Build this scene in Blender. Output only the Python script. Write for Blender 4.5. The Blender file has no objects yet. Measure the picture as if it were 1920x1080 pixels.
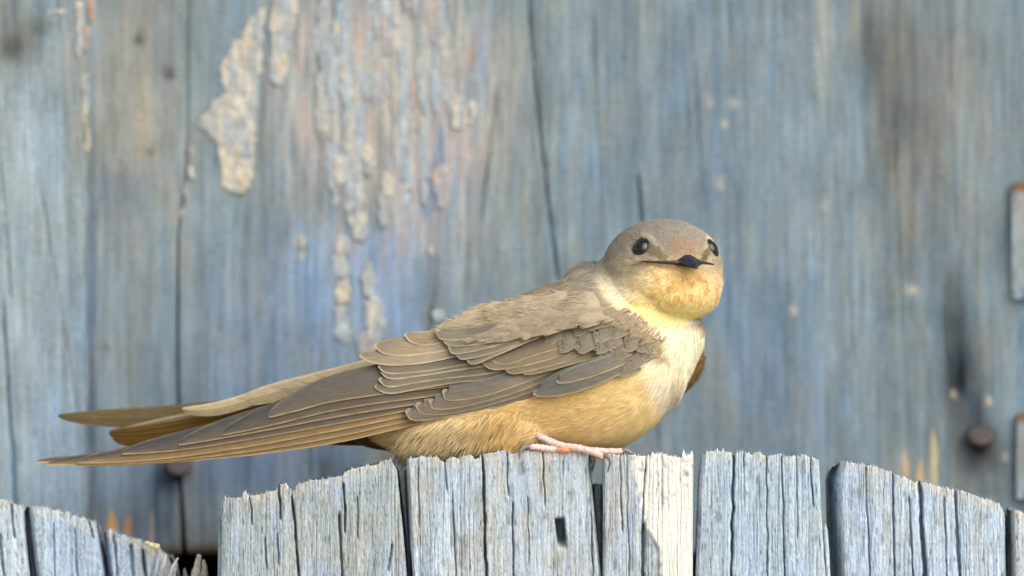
import bpy, math, random
import numpy as np
from mathutils import Vector
from mathutils.bvhtree import BVHTree

random.seed(7)
rng = np.random.default_rng(7)
S = 1e-4            # one photo pixel = 0.1 mm at the bird
D = 3.0             # camera distance from the bird in metres
scene = bpy.context.scene
col = scene.collection

# ------------------------------------------------------------------ camera
cam_d = bpy.data.cameras.new('camera')
cam = bpy.data.objects.new('camera', cam_d)
col.objects.link(cam)
cam.location = (0, -D, 0)
cam.rotation_euler = (math.radians(90), 0, 0)
cam_d.sensor_width = 36.0
cam_d.lens = 36.0 * D / 0.192
cam_d.clip_start = 0.1
cam_d.clip_end = 200
cam_d.dof.use_dof = True
cam_d.dof.focus_distance = D - 0.0135
cam_d.dof.aperture_fstop = 9.5
scene.camera = cam

# ------------------------------------------------------------------ light
SUN_EL, SUN_AZ = math.radians(40), math.radians(-40)     # from the front, to the right of the camera
sdir = Vector((math.sin(-SUN_AZ) * math.cos(SUN_EL), -math.cos(SUN_AZ) * math.cos(SUN_EL), math.sin(SUN_EL)))
world = bpy.data.worlds.new('World')
scene.world = world
world.use_nodes = True
wn = world.node_tree.nodes
wl = world.node_tree.links
bg = wn['Background']
sky = wn.new('ShaderNodeTexSky')
sky.sky_type = 'NISHITA'
sky.sun_disc = False
sky.sun_elevation = SUN_EL
sky.sun_rotation = math.atan2(sdir.x, sdir.y)
sky.dust_density = 3.0
sky.ozone_density = 0.6
wl.new(sky.outputs[0], bg.inputs[0])
bg.inputs[1].default_value = 0.13
sun_d = bpy.data.lights.new('sun', 'SUN')
sun_d.energy = 1.5
sun_d.angle = math.radians(75)
sun_d.color = (1.0, 0.975, 0.945)
sun = bpy.data.objects.new('sun', sun_d)
col.objects.link(sun)
sun.location = sdir * 2
sun.rotation_euler = (-sdir).to_track_quat('-Z', 'Y').to_euler()
scene.view_settings.view_transform = 'Standard'
scene.view_settings.look = 'None'
scene.view_settings.gamma = 1.0
scene.view_settings.exposure = 0.58
scene.render.engine = 'CYCLES'
scene.cycles.max_bounces = 6
scene.cycles.use_denoising = True

# ------------------------------------------------------------------ helpers
def lin(c):
    c = np.asarray(c, dtype=float) / 255.0
    return np.where(c <= 0.04045, c / 12.92, ((c + 0.055) / 1.055) ** 2.4)

def smooth(a, b, x):
    t = np.clip((np.asarray(x, float) - a) / (b - a), 0, 1)
    return t * t * (3 - 2 * t)

def _hash(ix, iy, seed):
    h = (ix.astype(np.int64) * 374761393 + iy.astype(np.int64) * 668265263 + seed * 1442695041) & 0xffffffff
    h = ((h ^ (h >> 13)) * 1274126177) & 0xffffffff
    h = (h ^ (h >> 16)) & 0xffffff
    return h / float(0xffffff)

def vnoise(x, y, seed=0):
    x, y = np.broadcast_arrays(np.asarray(x, float), np.asarray(y, float))
    ix, iy = np.floor(x), np.floor(y)
    fx, fy = x - ix, y - iy
    fx, fy = fx * fx * (3 - 2 * fx), fy * fy * (3 - 2 * fy)
    a, b = _hash(ix, iy, seed), _hash(ix + 1, iy, seed)
    c, d = _hash(ix, iy + 1, seed), _hash(ix + 1, iy + 1, seed)
    return (a * (1 - fx) + b * fx) * (1 - fy) + (c * (1 - fx) + d * fx) * fy      # 0..1

def fbm(x, y, seed=0, octv=4, gain=0.5):
    t = 0; a = 1; n = 0
    for o in range(octv):
        t = t + a * vnoise(np.asarray(x) * 2 ** o, np.asarray(y) * 2 ** o, seed + 17 * o); n += a; a *= gain
    return t / n

def W(px, py, yp):
    """photo pixel + depth (in tenths of a millimetre, + is away from the camera) -> metres"""
    px, py, yp = np.broadcast_arrays(np.asarray(px, float), np.asarray(py, float), np.asarray(yp, float))
    y = yp * S
    k = S * (D + y) / D
    return np.stack([(px - 960) * k, y, (540 - py) * k], -1)

def mesh_from(name, verts, faces_list, cols=None, uv=None, smooth_shade=True):
    """faces_list: list of int arrays (n,k) of equal k, or a list with python tuples"""
    me = bpy.data.meshes.new(name)
    verts = np.asarray(verts, np.float32)
    idx, starts, tot, pos = [], [], [], 0
    for f in faces_list:
        f = np.asarray(f, np.int32)
        if f.ndim == 1: f = f[None]
        k = f.shape[1]
        idx.append(f.ravel()); n = len(f)
        starts.append(pos + np.arange(n) * k); tot.append(np.full(n, k)); pos += n * k
    idx = np.concatenate(idx).astype(np.int32); starts = np.concatenate(starts).astype(np.int32)
    tot = np.concatenate(tot).astype(np.int32)
    me.vertices.add(len(verts)); me.vertices.foreach_set('co', verts.ravel())
    me.loops.add(len(idx)); me.loops.foreach_set('vertex_index', idx)
    me.polygons.add(len(starts)); me.polygons.foreach_set('loop_start', starts); me.polygons.foreach_set('loop_total', tot)
    me.polygons.foreach_set('use_smooth', np.full(len(starts), smooth_shade))
    me.update(calc_edges=True); me.validate(clean_customdata=False)
    if cols is not None:
        a = me.color_attributes.new('Col', 'FLOAT_COLOR', 'POINT')
        c = np.ones((len(verts), 4), np.float32); c[:, :3] = cols
        a.data.foreach_set('color', c.ravel())
    if uv is not None:
        u = me.uv_layers.new(name='UVMap')
        u.data.foreach_set('uv', np.asarray(uv, np.float32)[idx].ravel())
    return me

def link(name, me, parent=None, mat=None, kind=None):
    o = bpy.data.objects.new(name, me)
    col.objects.link(o)
    if parent is not None:
        o.parent = parent
        o.matrix_parent_inverse = PINV.get(parent.name, parent.matrix_world.inverted())
    if mat is not None: me.materials.append(mat)
    if kind: o['kind'] = kind
    return o
PINV = {}

def thing(name, loc, label, cat, group=None):
    o = bpy.data.objects.new(name, None)
    col.objects.link(o)
    o.empty_display_size = 0.01
    o.location = loc
    o['label'] = label; o['category'] = cat
    if group: o['group'] = group
    bpy.context.view_layer.update()
    return o

def grid_faces(nr, nc, off=0):
    r, c = np.meshgrid(np.arange(nr - 1), np.arange(nc - 1), indexing='ij')
    a = (r * nc + c).ravel() + off
    return np.stack([a, a + nc, a + nc + 1, a + 1], -1)

def interp(pts, x):
    p = np.asarray(pts, float)
    return np.interp(x, p[:, 0], p[:, 1])

def tube(path, radii, nseg=10, noise=0.0, seed=0, cap=True):
    """closed tapering tube along world points"""
    P = np.asarray(path, float); n = len(P)
    T = np.gradient(P, axis=0); T /= np.linalg.norm(T, axis=1)[:, None]
    up = np.array([0.13, -0.9, 0.4])
    A = np.cross(T, up); A /= np.linalg.norm(A, axis=1)[:, None]
    B = np.cross(A, T)
    th = np.linspace(0, 2 * np.pi, nseg, endpoint=False)
    r = np.asarray(radii, float)[:, None]
    if noise: r = r * (1 + noise * (rng.random((n, nseg)) - 0.5))
    else: r = np.repeat(r, nseg, 1)
    V = P[:, None] + A[:, None] * (np.cos(th)[None, :, None] * r[..., None]) + B[:, None] * (np.sin(th)[None, :, None] * r[..., None])
    V = V.reshape(-1, 3)
    F = []
    for i in range(n - 1):
        for j in range(nseg):
            k = (j + 1) % nseg
            F.append((i * nseg + j, i * nseg + k, (i + 1) * nseg + k, (i + 1) * nseg + j))
    fl = [np.array(F)]
    if cap:
        fl.append(np.array([list(range(nseg))[::-1]])); fl.append(np.array([[(n - 1) * nseg + j for j in range(nseg)]]))
    return V, fl

def spline(pts, n):
    """Catmull-Rom through pts"""
    p = np.asarray(pts, float)
    p = np.vstack([2 * p[0] - p[1], p, 2 * p[-1] - p[-2]])
    m = len(p) - 3
    t = np.linspace(0, m - 1e-9, n); i = t.astype(int); f = (t - i)[:, None]
    a, b, c, d = p[i], p[i + 1], p[i + 2], p[i + 3]
    return 0.5 * (2 * b + (c - a) * f + (2 * a - 5 * b + 4 * c - d) * f ** 2 + (3 * b - a - 3 * c + d) * f ** 3)

def join_parts(parts):
    V, F, off = [], [], 0
    for v, fl in parts:
        V.append(v); F += [np.asarray(f) + off for f in fl]; off += len(v)
    return np.concatenate(V), F

# ------------------------------------------------------------------ materials
def mat_base(name, rough=0.8, spec=0.3):
    m = bpy.data.materials.new(name); m.use_nodes = True
    n = m.node_tree.nodes; l = m.node_tree.links
    b = n['Principled BSDF']
    b.inputs['Roughness'].default_value = rough
    b.inputs['Specular IOR Level'].default_value = spec
    return m, n, l, b

def mat_wood(name, fine=9000, amount=0.3, bump=0.25):
    m, n, l, b = mat_base(name, 0.9, 0.06)
    at = n.new('ShaderNodeAttribute'); at.attribute_name = 'Col'
    tc = n.new('ShaderNodeTexCoord')
    mp = n.new('ShaderNodeMapping'); mp.inputs['Scale'].default_value = (1, 1, 0.035)
    l.new(tc.outputs['Object'], mp.inputs[0])
    nz = n.new('ShaderNodeTexNoise'); nz.inputs['Scale'].default_value = fine * 0.45; nz.inputs['Detail'].default_value = 4
    nz.inputs['Roughness'].default_value = 0.65
    l.new(mp.outputs[0], nz.inputs['Vector'])
    mp2 = n.new('ShaderNodeMapping'); mp2.inputs['Scale'].default_value = (1, 1, 0.3)
    l.new(tc.outputs['Object'], mp2.inputs[0])
    nz2 = n.new('ShaderNodeTexNoise'); nz2.inputs['Scale'].default_value = fine * 0.6; nz2.inputs['Detail'].default_value = 3
    l.new(mp2.outputs[0], nz2.inputs['Vector'])
    ad = n.new('ShaderNodeMath'); ad.operation = 'ADD'
    l.new(nz.outputs[0], ad.inputs[0]); l.new(nz2.outputs[0], ad.inputs[1])
    mr = n.new('ShaderNodeMapRange'); mr.inputs[1].default_value = 0.7; mr.inputs[2].default_value = 1.3
    mr.inputs[3].default_value = 1 - amount; mr.inputs[4].default_value = 1 + amount
    l.new(ad.outputs[0], mr.inputs[0])
    mx = n.new('ShaderNodeVectorMath'); mx.operation = 'SCALE'
    l.new(at.outputs['Color'], mx.inputs[0]); l.new(mr.outputs[0], mx.inputs['Scale'])
    l.new(mx.outputs[0], b.inputs['Base Color'])
    bp = n.new('ShaderNodeBump'); bp.inputs['Strength'].default_value = bump; bp.inputs['Distance'].default_value = 0.0002
    l.new(ad.outputs[0], bp.inputs['Height']); l.new(bp.outputs[0], b.inputs['Normal'])
    return m

def mat_vcol(name, rough=0.8, spec=0.2, noise_scale=0, amount=0.2, bump=0.0):
    m, n, l, b = mat_base(name, rough, spec)
    at = n.new('ShaderNodeAttribute'); at.attribute_name = 'Col'
    if noise_scale:
        tc = n.new('ShaderNodeTexCoord')
        nz = n.new('ShaderNodeTexNoise'); nz.inputs['Scale'].default_value = noise_scale; nz.inputs['Detail'].default_value = 3
        l.new(tc.outputs['Object'], nz.inputs['Vector'])
        mr = n.new('ShaderNodeMapRange'); mr.inputs[1].default_value = 0.3; mr.inputs[2].default_value = 0.7
        mr.inputs[3].default_value = 1 - amount; mr.inputs[4].default_value = 1 + amount
        l.new(nz.outputs[0], mr.inputs[0])
        mx = n.new('ShaderNodeVectorMath'); mx.operation = 'SCALE'
        l.new(at.outputs['Color'], mx.inputs[0]); l.new(mr.outputs[0], mx.inputs['Scale'])
        l.new(mx.outputs[0], b.inputs['Base Color'])
        if bump:
            bp = n.new('ShaderNodeBump'); bp.inputs['Strength'].default_value = bump; bp.inputs['Distance'].default_value = 0.0003
            l.new(nz.outputs[0], bp.inputs['Height']); l.new(bp.outputs[0], b.inputs['Normal'])
    else:
        l.new(at.outputs['Color'], b.inputs['Base Color'])
    return m

def mat_feather(name):
    """vane: barbs run obliquely off the shaft (UV in millimetres: u along, v across from the lower edge)"""
    m, n, l, b = mat_base(name, 0.6, 0.12)
    at = n.new('ShaderNodeAttribute'); at.attribute_name = 'Col'
    uv = n.new('ShaderNodeUVMap'); uv.uv_map = 'UVMap'
    mp = n.new('ShaderNodeMapping'); mp.inputs['Rotation'].default_value = (0, 0, math.radians(-24))
    mp.inputs['Scale'].default_value = (0.35, 5.0, 1)
    l.new(uv.outputs[0], mp.inputs[0])
    nz = n.new('ShaderNodeTexNoise'); nz.inputs['Scale'].default_value = 1.6; nz.inputs['Detail'].default_value = 3
    l.new(mp.outputs[0], nz.inputs['Vector'])
    mr = n.new('ShaderNodeMapRange'); mr.inputs[1].default_value = 0.3; mr.inputs[2].default_value = 0.7
    mr.inputs[3].default_value = 0.78; mr.inputs[4].default_value = 1.2
    l.new(nz.outputs[0], mr.inputs[0])
    mx = n.new('ShaderNodeVectorMath'); mx.operation = 'SCALE'
    l.new(at.outputs['Color'], mx.inputs[0]); l.new(mr.outputs[0], mx.inputs['Scale'])
    l.new(mx.outputs[0], b.inputs['Base Color'])
    bp = n.new('ShaderNodeBump'); bp.inputs['Strength'].default_value = 0.25; bp.inputs['Distance'].default_value = 0.0001
    l.new(nz.outputs[0], bp.inputs['Height']); l.new(bp.outputs[0], b.inputs['Normal'])
    return m

M_WALL = mat_wood('weathered_wall_wood', 6500, 0.34, 0.3)
M_FRONT = mat_wood('weathered_picket_wood', 9000, 0.26, 0.25)
M_PAINT = mat_vcol('peeling_paint', 0.8, 0.1, 900, 0.12, 0.3)
M_RUST = mat_vcol('rusty_iron', 0.7, 0.4, 1500, 0.35, 0.5)
M_PLUME = mat_vcol('plumage', 0.8, 0.05)
M_BODY = mat_vcol('body_down', 0.9, 0.05, 2500, 0.15)
M_FEATHER = mat_feather('flight_feather')
M_SKIN = mat_vcol('foot_skin', 0.5, 0.4, 2500, 0.18, 0.6)
M_CLAW = mat_vcol('claw_horn', 0.35, 0.5)
M_BILL = mat_vcol('bill_horn', 0.42, 0.45, 2500, 0.3, 0.35)
M_EYE, _n, _l, _b = mat_base('eye', 0.03, 0.6)
_b.inputs['Base Color'].default_value = (0.006, 0.004, 0.003, 1)
M_DARK, _n, _l, _b = mat_base('interior_shade', 0.95, 0.1)
_b.inputs['Base Color'].default_value = (0.012, 0.010, 0.008, 1)  # near-black colour stands for the unlit space behind the boards
M_GROUND = mat_vcol('sandy_ground', 0.95, 0.1, 4, 0.2)

# ------------------------------------------------------------------ ground
gv = np.array([(-60, -60, -1.2), (60, -60, -1.2), (60, 60, -1.2), (-60, 60, -1.2)], float)
ground = link('ground', mesh_from('ground', gv, [np.array([[0, 1, 2, 3]])], np.tile(lin((178, 160, 130)), (4, 1))), None, M_GROUND, 'structure')
GROUND_PY = 540 + 1.2 / S

# ------------------------------------------------------------------ wooden slabs
def slab(top, bot, left, right, u, rows, y0, thick, relief, colour, jag=0.0, seed=0, back_rings=(0.12, 0.45, 1.0), low_rows=()):
    """A board: front face is a dense grid with carved relief; side, top and bottom faces go back by `thick`.
    top/bot: functions of u-position pixel; left/right: functions of py."""
    u = np.asarray(u, float); rows = np.asarray(rows, float)
    # approximate x at the top for the outline lookup
    x_guess = left(rows[0] * 0 + 950.0) * (1 - u) + right(950.0) * u
    tp = top(x_guess)
    if jag: tp = tp + jag * (fbm(x_guess / 5.0, x_guess * 0, seed + 3, 3) - 0.5) * 2 + jag * 0.8 * (vnoise(x_guess / 2.2, 0 * x_guess, seed + 9) - 0.5)
    bt = bot(x_guess)
    PY = tp[None, :] * (1 - rows[:, None]) + bt[None, :] * rows[:, None]
    for lr in low_rows: PY = np.vstack([PY, np.full((1, len(u)), float(lr))])
    PX = left(PY) * (1 - u[None]) + right(PY) * u[None]
    Y = y0 + relief(PX, PY)
    V = W(PX, PY, Y)
    nr, nc = PY.shape
    C = colour(PX, PY)
    verts = [V.reshape(-1, 3)]; cols = [C.reshape(-1, 3)]
    faces = [grid_faces(nr, nc)]
    idx = np.arange(nr * nc).reshape(nr, nc)
    loop = np.concatenate([idx[0, :], idx[1:, -1], idx[-1, -2::-1], idx[-2:0:-1, 0]])
    lv = verts[0][loop]; lc = cols[0][loop]
    prev = loop; off = nr * nc; n = len(loop)
    istop = np.zeros(n, bool); istop[:nc] = True
    cen = lv.mean(0)
    for k, f in enumerate(back_rings):
        w = lv.copy(); w[:, 1] = y0 * S + f * thick * S
        w[:, 1] += (vnoise(np.arange(n) / 3.0, np.full(n, k * 7.3), seed) - 0.5) * 4 * S
        w[istop, 2] += (vnoise(np.arange(n)[istop] / 2.0, np.full(nc, 1.7 * k), seed + 5) - 0.62) * 14 * S * (1 if jag else 0)
        verts.append(w)
        cols.append(lc * (0.93 + 0.1 * vnoise(np.arange(n) / 3.0, np.full(n, k * 3.1), seed + 1))[:, None])
        cur = off + np.arange(n)
        a, b2 = prev, np.roll(prev, -1); c2, d2 = np.roll(cur, -1), cur
        faces.append(np.stack([a, b2, c2, d2], -1)); prev = cur; off += n
    faces.append(prev[None])
    return np.concatenate(verts), faces, np.concatenate(cols)

def cracks_depth(x, py, cracks, seed=0):
    d = np.zeros_like(x)
    for i, (x0, x1, p0, p1, w, dep) in enumerate(cracks):
        t = np.clip((py - p0) / (p1 - p0), -0.2, 1.2)
        xc = x0 + (x1 - x0) * t + (vnoise(py / 28.0, py * 0 + i * 3.7, seed) - 0.5) * 3 + (vnoise(py / 7.0, py * 0 + i * 1.9, seed + 2) - 0.5) * 1.2
        env = smooth(-0.02, 0.06, t) * (1 - smooth(0.94, 1.02, t))
        if p1 > 1075: env = smooth(-0.02, 0.06, t)
        if p0 < 870 and p0 > 800: env = np.where(t < 0.5, 1.0, env)
        ww = w * .85 * (0.7 + 0.6 * vnoise(py / 18.0, py * 0 + i, seed + 5))
        d = np.maximum(d, env * dep * .8 * np.exp(-(np.abs(x - xc) / ww) ** 2.4))
    return d

# ------------------------------------------------------------------ the wall of wide old boards behind
wall = thing('plank_wall', (0, 0.075, -0.05), 'wall of wide vertical weathered blue-grey boards with peeling cream paint behind the bird', 'wall')
YW = 560.0     # front of the wall, 56 mm behind the bird

BLOBS = [  # cx, cy, sx, sy, sRGB, strength: stains, bleached areas, and a dark band beside the left board's edge
    (30, 520, 122, 720, (172, 188, 194), .9), (40, 60, 60, 90, (120, 122, 112), .7), (20, 85, 30, 22, (84, 76, 58), .85), (70, 50, 25, 18, (110,108,98), .6),
    (110, 800, 60, 220, (150, 178, 200), .5),
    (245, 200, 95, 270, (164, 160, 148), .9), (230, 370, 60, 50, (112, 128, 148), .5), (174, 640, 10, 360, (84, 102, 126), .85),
    (250, 620, 70, 200, (140, 150, 155), .5), (260, 900, 80, 110, (110, 138, 172), .5), (250, 980, 70, 60, (98, 104, 118), .5), (262, 76, 9, 10, (70,66,58), .9), (315, 135, 12, 8, (70, 68, 62), .8), (280,285,9,7,(110,90,70),.7), (365, 638, 6, 7, (60,56,52), .9), (198, 650, 5, 8, (80,80,80), .7),
    (440, 500, 120, 200, (138, 150, 158), .5), (500, 640, 140, 120, (126, 152, 180), .6), (430, 820, 120, 100, (112, 132, 156), .6), (310, 930, 22, 110, (58, 60, 72), .75), (375, 900, 26, 90, (84, 94, 116), .5), (385, 1010, 40, 28, (124, 110, 92), .6),
    (520, 870, 130, 60, (98, 130, 172), .55), (620, 880, 40, 40, (92, 100, 110), .5), (605, 880, 10, 22, (120, 96, 72), .6), (720, 855, 22, 14, (150,120,90), .7),
    (690, 560, 120, 130, (142, 178, 222), .8), (830, 320, 70, 150, (136, 170, 216), .75), (760, 150, 130, 170, (190, 186, 172), .6), (760, 220, 50, 110, (198, 176, 160), .55), (880, 90, 14, 30, (160, 110, 70), .6), (905, 130, 10, 90, (126, 160, 206), .8),
    (820, 540, 26, 140, (120, 134, 142), .6), (870, 470, 40, 160, (160, 170, 172), .6), (960, 330, 60, 330, (154, 160, 156), .7), (1010, 260, 14, 320, (112, 118, 118), .4), (1075, 300, 32, 260, (150, 164, 168), .6),
    (1180, 250, 80, 280, (122, 144, 158), .6), (1330, 300, 60, 300, (112, 136, 156), .6), (1450, 300, 90, 260, (128, 154, 172), .6), (1440, 720, 130, 200, (116, 144, 172), .6), (1545, 100, 18, 130, (186, 188, 176), .7), (1605, 50, 12, 60, (196, 184, 150), .6),
    (1560, 520, 40, 300, (142, 164, 176), .6), (1700, 190, 75, 260, (112, 110, 102), .9), (1640, 110, 34, 80, (98,98,94), .6), (1780, 300, 40, 240, (118, 118, 112), .7), (1690, 330, 16, 60, (176,160,140), .5), (1705,420,18,60,(160,148,132),.5), (1820, 200, 40, 130, (168, 162, 146), .55), (1860, 120, 40, 140, (134, 146, 150), .5),
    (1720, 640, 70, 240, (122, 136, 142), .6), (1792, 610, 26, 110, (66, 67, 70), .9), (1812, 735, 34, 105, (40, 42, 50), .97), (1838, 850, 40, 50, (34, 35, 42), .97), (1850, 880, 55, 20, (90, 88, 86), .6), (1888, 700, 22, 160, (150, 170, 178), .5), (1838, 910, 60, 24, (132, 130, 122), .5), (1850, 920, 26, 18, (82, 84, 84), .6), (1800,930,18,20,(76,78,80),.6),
]
def wall_colour(px, py):
    base = lin((130, 150, 158))[None, None] * np.ones(px.shape + (3,))
    wob = (fbm(px / 40, py / 90, 91, 3) - 0.5)
    for i, (cx, cy, sx, sy, c, s) in enumerate(BLOBS):
        g = ((px - cx + wob * sx * 0.9) / sx) ** 2 + ((py - cy + wob * sy) / sy) ** 2
        k = s * np.exp(-g ** 1.3 * 0.8)
        k = np.clip(k * (0.65 + 0.7 * vnoise(px / 9.0 + i, py / 160.0, 40 + i)), 0, 1)
        base = base * (1 - k[..., None]) + lin(c) * k[..., None]
    st = 0.16 * (vnoise(px / 6.0, py / 110.0, 1) - 0.5) + 0.15 * (vnoise(px / 19.0, py / 260.0, 2) - 0.5) + 0.24 * (vnoise(px / 3.0, py / 45.0, 3) - 0.5) + 0.5 * (fbm(px / 60, py / 90, 6, 5, .6) - .5)
    base = (base * .74 + base.mean(-1, keepdims=True) * .26) * np.array([.97, 1.0, .975])
    base = base * (1 + st)[..., None]
    pat = smooth(.42, .7, fbm(px / 60.0, py / 110.0, 112, 4))[..., None] * .3
    base = base * (1 - pat) + lin((152, 154, 150)) * pat * (0.8 + .4 * vnoise(px / 4, py / 50, 66))[..., None]
    bl = smooth(0.5, 0.8, fbm(px / 22.0, py / 150.0, 12, 3))[..., None] * 0.6
    base = base * (1 - bl) + base * np.array([0.85, 1.02, 1.17]) * bl
    wm = smooth(0.55, 0.8, fbm(px / 16.0, py / 120.0, 22, 3))[..., None] * 0.5
    base = base * (1 - wm) + base * np.array([1.22, 1.06, 0.84]) * wm
    wash = np.exp(-(((px - 740) / 190) ** 2 + ((py - 190) / 300) ** 2) ** 2) * smooth(.3, .62, fbm(px / 12, py / 90, 401, 4)) * .8 + np.exp(-(((px - 540) / 60) ** 2 + ((py - 150) / 220) ** 2)) * smooth(.4, .7, fbm(px / 9, py / 70, 402, 4)) * .5
    wc_ = lin((206, 202, 190)) + (lin((212, 188, 172)) - lin((206, 202, 190))) * smooth(.45, .65, fbm(px / 30, py / 80, 403, 3))[..., None]
    base = base * (1 - wash[..., None]) + wc_ * wash[..., None]
    base = base * np.array([.765, .80, .85])
    # amber raw wood where fibres tore off
    for (cx, y0, y1, w, c) in [(210, 955, 1010, 11, (214, 160, 78)), (245, 960, 1012, 6, (210, 148, 66)), (1698, 838, 920, 7, (206, 176, 128)), (1725, 860, 930, 9, (200, 172, 122)), (1752, 800, 930, 7, (204, 190, 140)), (286, 955, 1020, 3, (178, 160, 150))]:
        k = (np.exp(-((px - cx - 3 * wob * 4) / (w * smooth(y0 - 12, y0 + 40, py) + .1)) ** 4) * smooth(y0 - 10, y0 + 14, py) * (1 - smooth(y1, y1 + 25, py)) * (.6 + .4 * vnoise(px / 3, py / 20, 5)))[..., None]
        base = base * (1 - k) + lin(c) * k
    # small pale flecks
    for (cx, cy, r) in [(1330, 188, 7), (1376, 196, 8), (1350, 343, 8), (1710, 545, 11), (1548, 382, 7), (1488, 580, 7), (1358, 230, 5), (1788, 738, 5), (1855, 752, 6), (1885, 855, 6), (1520, 435, 5), (880, 300, 6), (563, 452, 9), (566, 478, 7)]:
        k = (0.7 * np.exp(-(((px - cx) / r) ** 2 + ((py - cy) / (r * .9)) ** 2)))[..., None]
        base = base * (1 - k) + lin((205, 194, 176)) * k
    # moss and rot along the lower end of the middle boards
    k = (smooth(1018, 1034, py + 14 * (vnoise(px / 14, py * 0, 77) - .5)) * (px > 150) * (px < 460) * .85)[..., None]
    base = base * (1 - k) + lin((96, 72, 34)) * k
    return np.clip(base, 0.004, 0.9)

WCR = [(985, 1012, -60, 260, 2.6, 16), (1012, 1046, 250, 530, 2.4, 24), (1196, 1202, 330, 420, 3.0, 26), (1200, 1240, 420, 900, 1.6, 12), (1385, 1400, -50, 320, 1.2, 4), (1520, 1640, -50, 1000, 1.2, 4),
       (820, 800, 480, 640, 2, 12), (505, 512, 400, 760, 1.2, 6), (455, 460, 380, 720, 1.2, 6), (600, 598, 0, 420, 2, 14), (1670, 1700, 150, 800, 1.2, 6), (1775, 1800, 0, 600, 1.2, 6), (930, 900, 170, 420, 2.5, 14), (1110, 1130, 0, 520, 1.5, 8), (1290, 1320, 0, 400, 1.5, 8), (575, 580, 740, 900, 2.0, 10)]
def wall_relief(px, py):
    r = 2.6 * (vnoise(px / 6.0, py / 240.0, 31) - .5) + 6 * (vnoise(px / 40.0, py / 420.0, 32) - .5) + 3 * (fbm(px / 60, py / 60, 33, 3) - .5)
    return r + cracks_depth(px, py, WCR, 8)
LCR = [(5, 30, 560, 960, 2.6, 26), (70, 150, 330, 800, 1.8, 8), (0, 20, 300, 560, 1.6, 10), (110, 125, 500, 950, 1.5, 6)]
def left_relief(px, py):
    r = 2.2 * (vnoise(px / 7.0 - py / 160., py / 240.0, 131) - .5) + 9 * (vnoise(px / 30.0, py / 420.0, 132) - .5)
    return r + cracks_depth(px, py, LCR, 18)
def const(v): return lambda q: np.asarray(q, float) * 0 + v
edge0 = lambda py: interp([(-700, 130), (0, 138), (110, 142), (200, 150), (300, 158), (400, 163), (500, 156), (560, 160), (700, 166), (830, 158), (940, 164), (1100, 166)], py) + 4 * (vnoise(np.asarray(py) / 22., np.asarray(py) * 0, 3) - .5)
seam = lambda py: interp([(-700, 352), (250, 352), (360, 345), (440, 334), (700, 333), (900, 338), (1050, 346)], py)
gapw = lambda py: interp([(-700, 1), (300, 1), (420, 2.0), (700, 3.2), (900, 3.5), (1000, 5), (1050, 7)], py)
def plank(left, right, bot, u, y0, th, relief, seed, low=(), top=-900.):
    rows = np.linspace(0, 1, 150) if not low else np.concatenate([np.linspace(0, 1, 170)])
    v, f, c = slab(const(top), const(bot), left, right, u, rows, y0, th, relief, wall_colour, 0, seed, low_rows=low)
    return link('plank', mesh_from('plank', v, f, c), wall, M_WALL)
# boards, left to right
plank(const(-900.), const(-262.), 1120., np.linspace(0, 1, 60), YW - 10, 180, wall_relief, 1, (2000, GROUND_PY * 1.015))
pl_left = plank(const(-255.), edge0, 1120., np.linspace(0, 1, 140), YW - 100, 120, left_relief, 2, (2000, GROUND_PY * 1.015))
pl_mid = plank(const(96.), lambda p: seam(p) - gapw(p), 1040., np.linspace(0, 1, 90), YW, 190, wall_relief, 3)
_u = np.linspace(0, 1, 520)
pl_wide = plank(lambda p: seam(p) + gapw(p), const(1990.), 1038., _u, YW, 190, wall_relief, 4)
plank(const(1997.), const(2700.), 1120., np.linspace(0, 1, 60), YW - 6, 180, wall_relief, 5, (2000, GROUND_PY * 1.015))
# near-black sheet added as the shade of the interior behind the boards
v = W(np.array([-900, 2700, 2700, -900, -900, 2700, 2700, -900]), np.array([-900, -900, GROUND_PY, GROUND_PY] * 2), np.array([YW + 260] * 4 + [YW + 290] * 4))
v[:, 2] = np.maximum(v[:, 2], -1.2)
link('shade_backing', mesh_from('shade_backing', v, [np.array([[0, 3, 2, 1], [4, 5, 6, 7], [0, 1, 5, 4], [2, 3, 7, 6], [1, 2, 6, 5], [0, 4, 7, 3]])], smooth_shade=False), wall, M_DARK)

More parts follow.
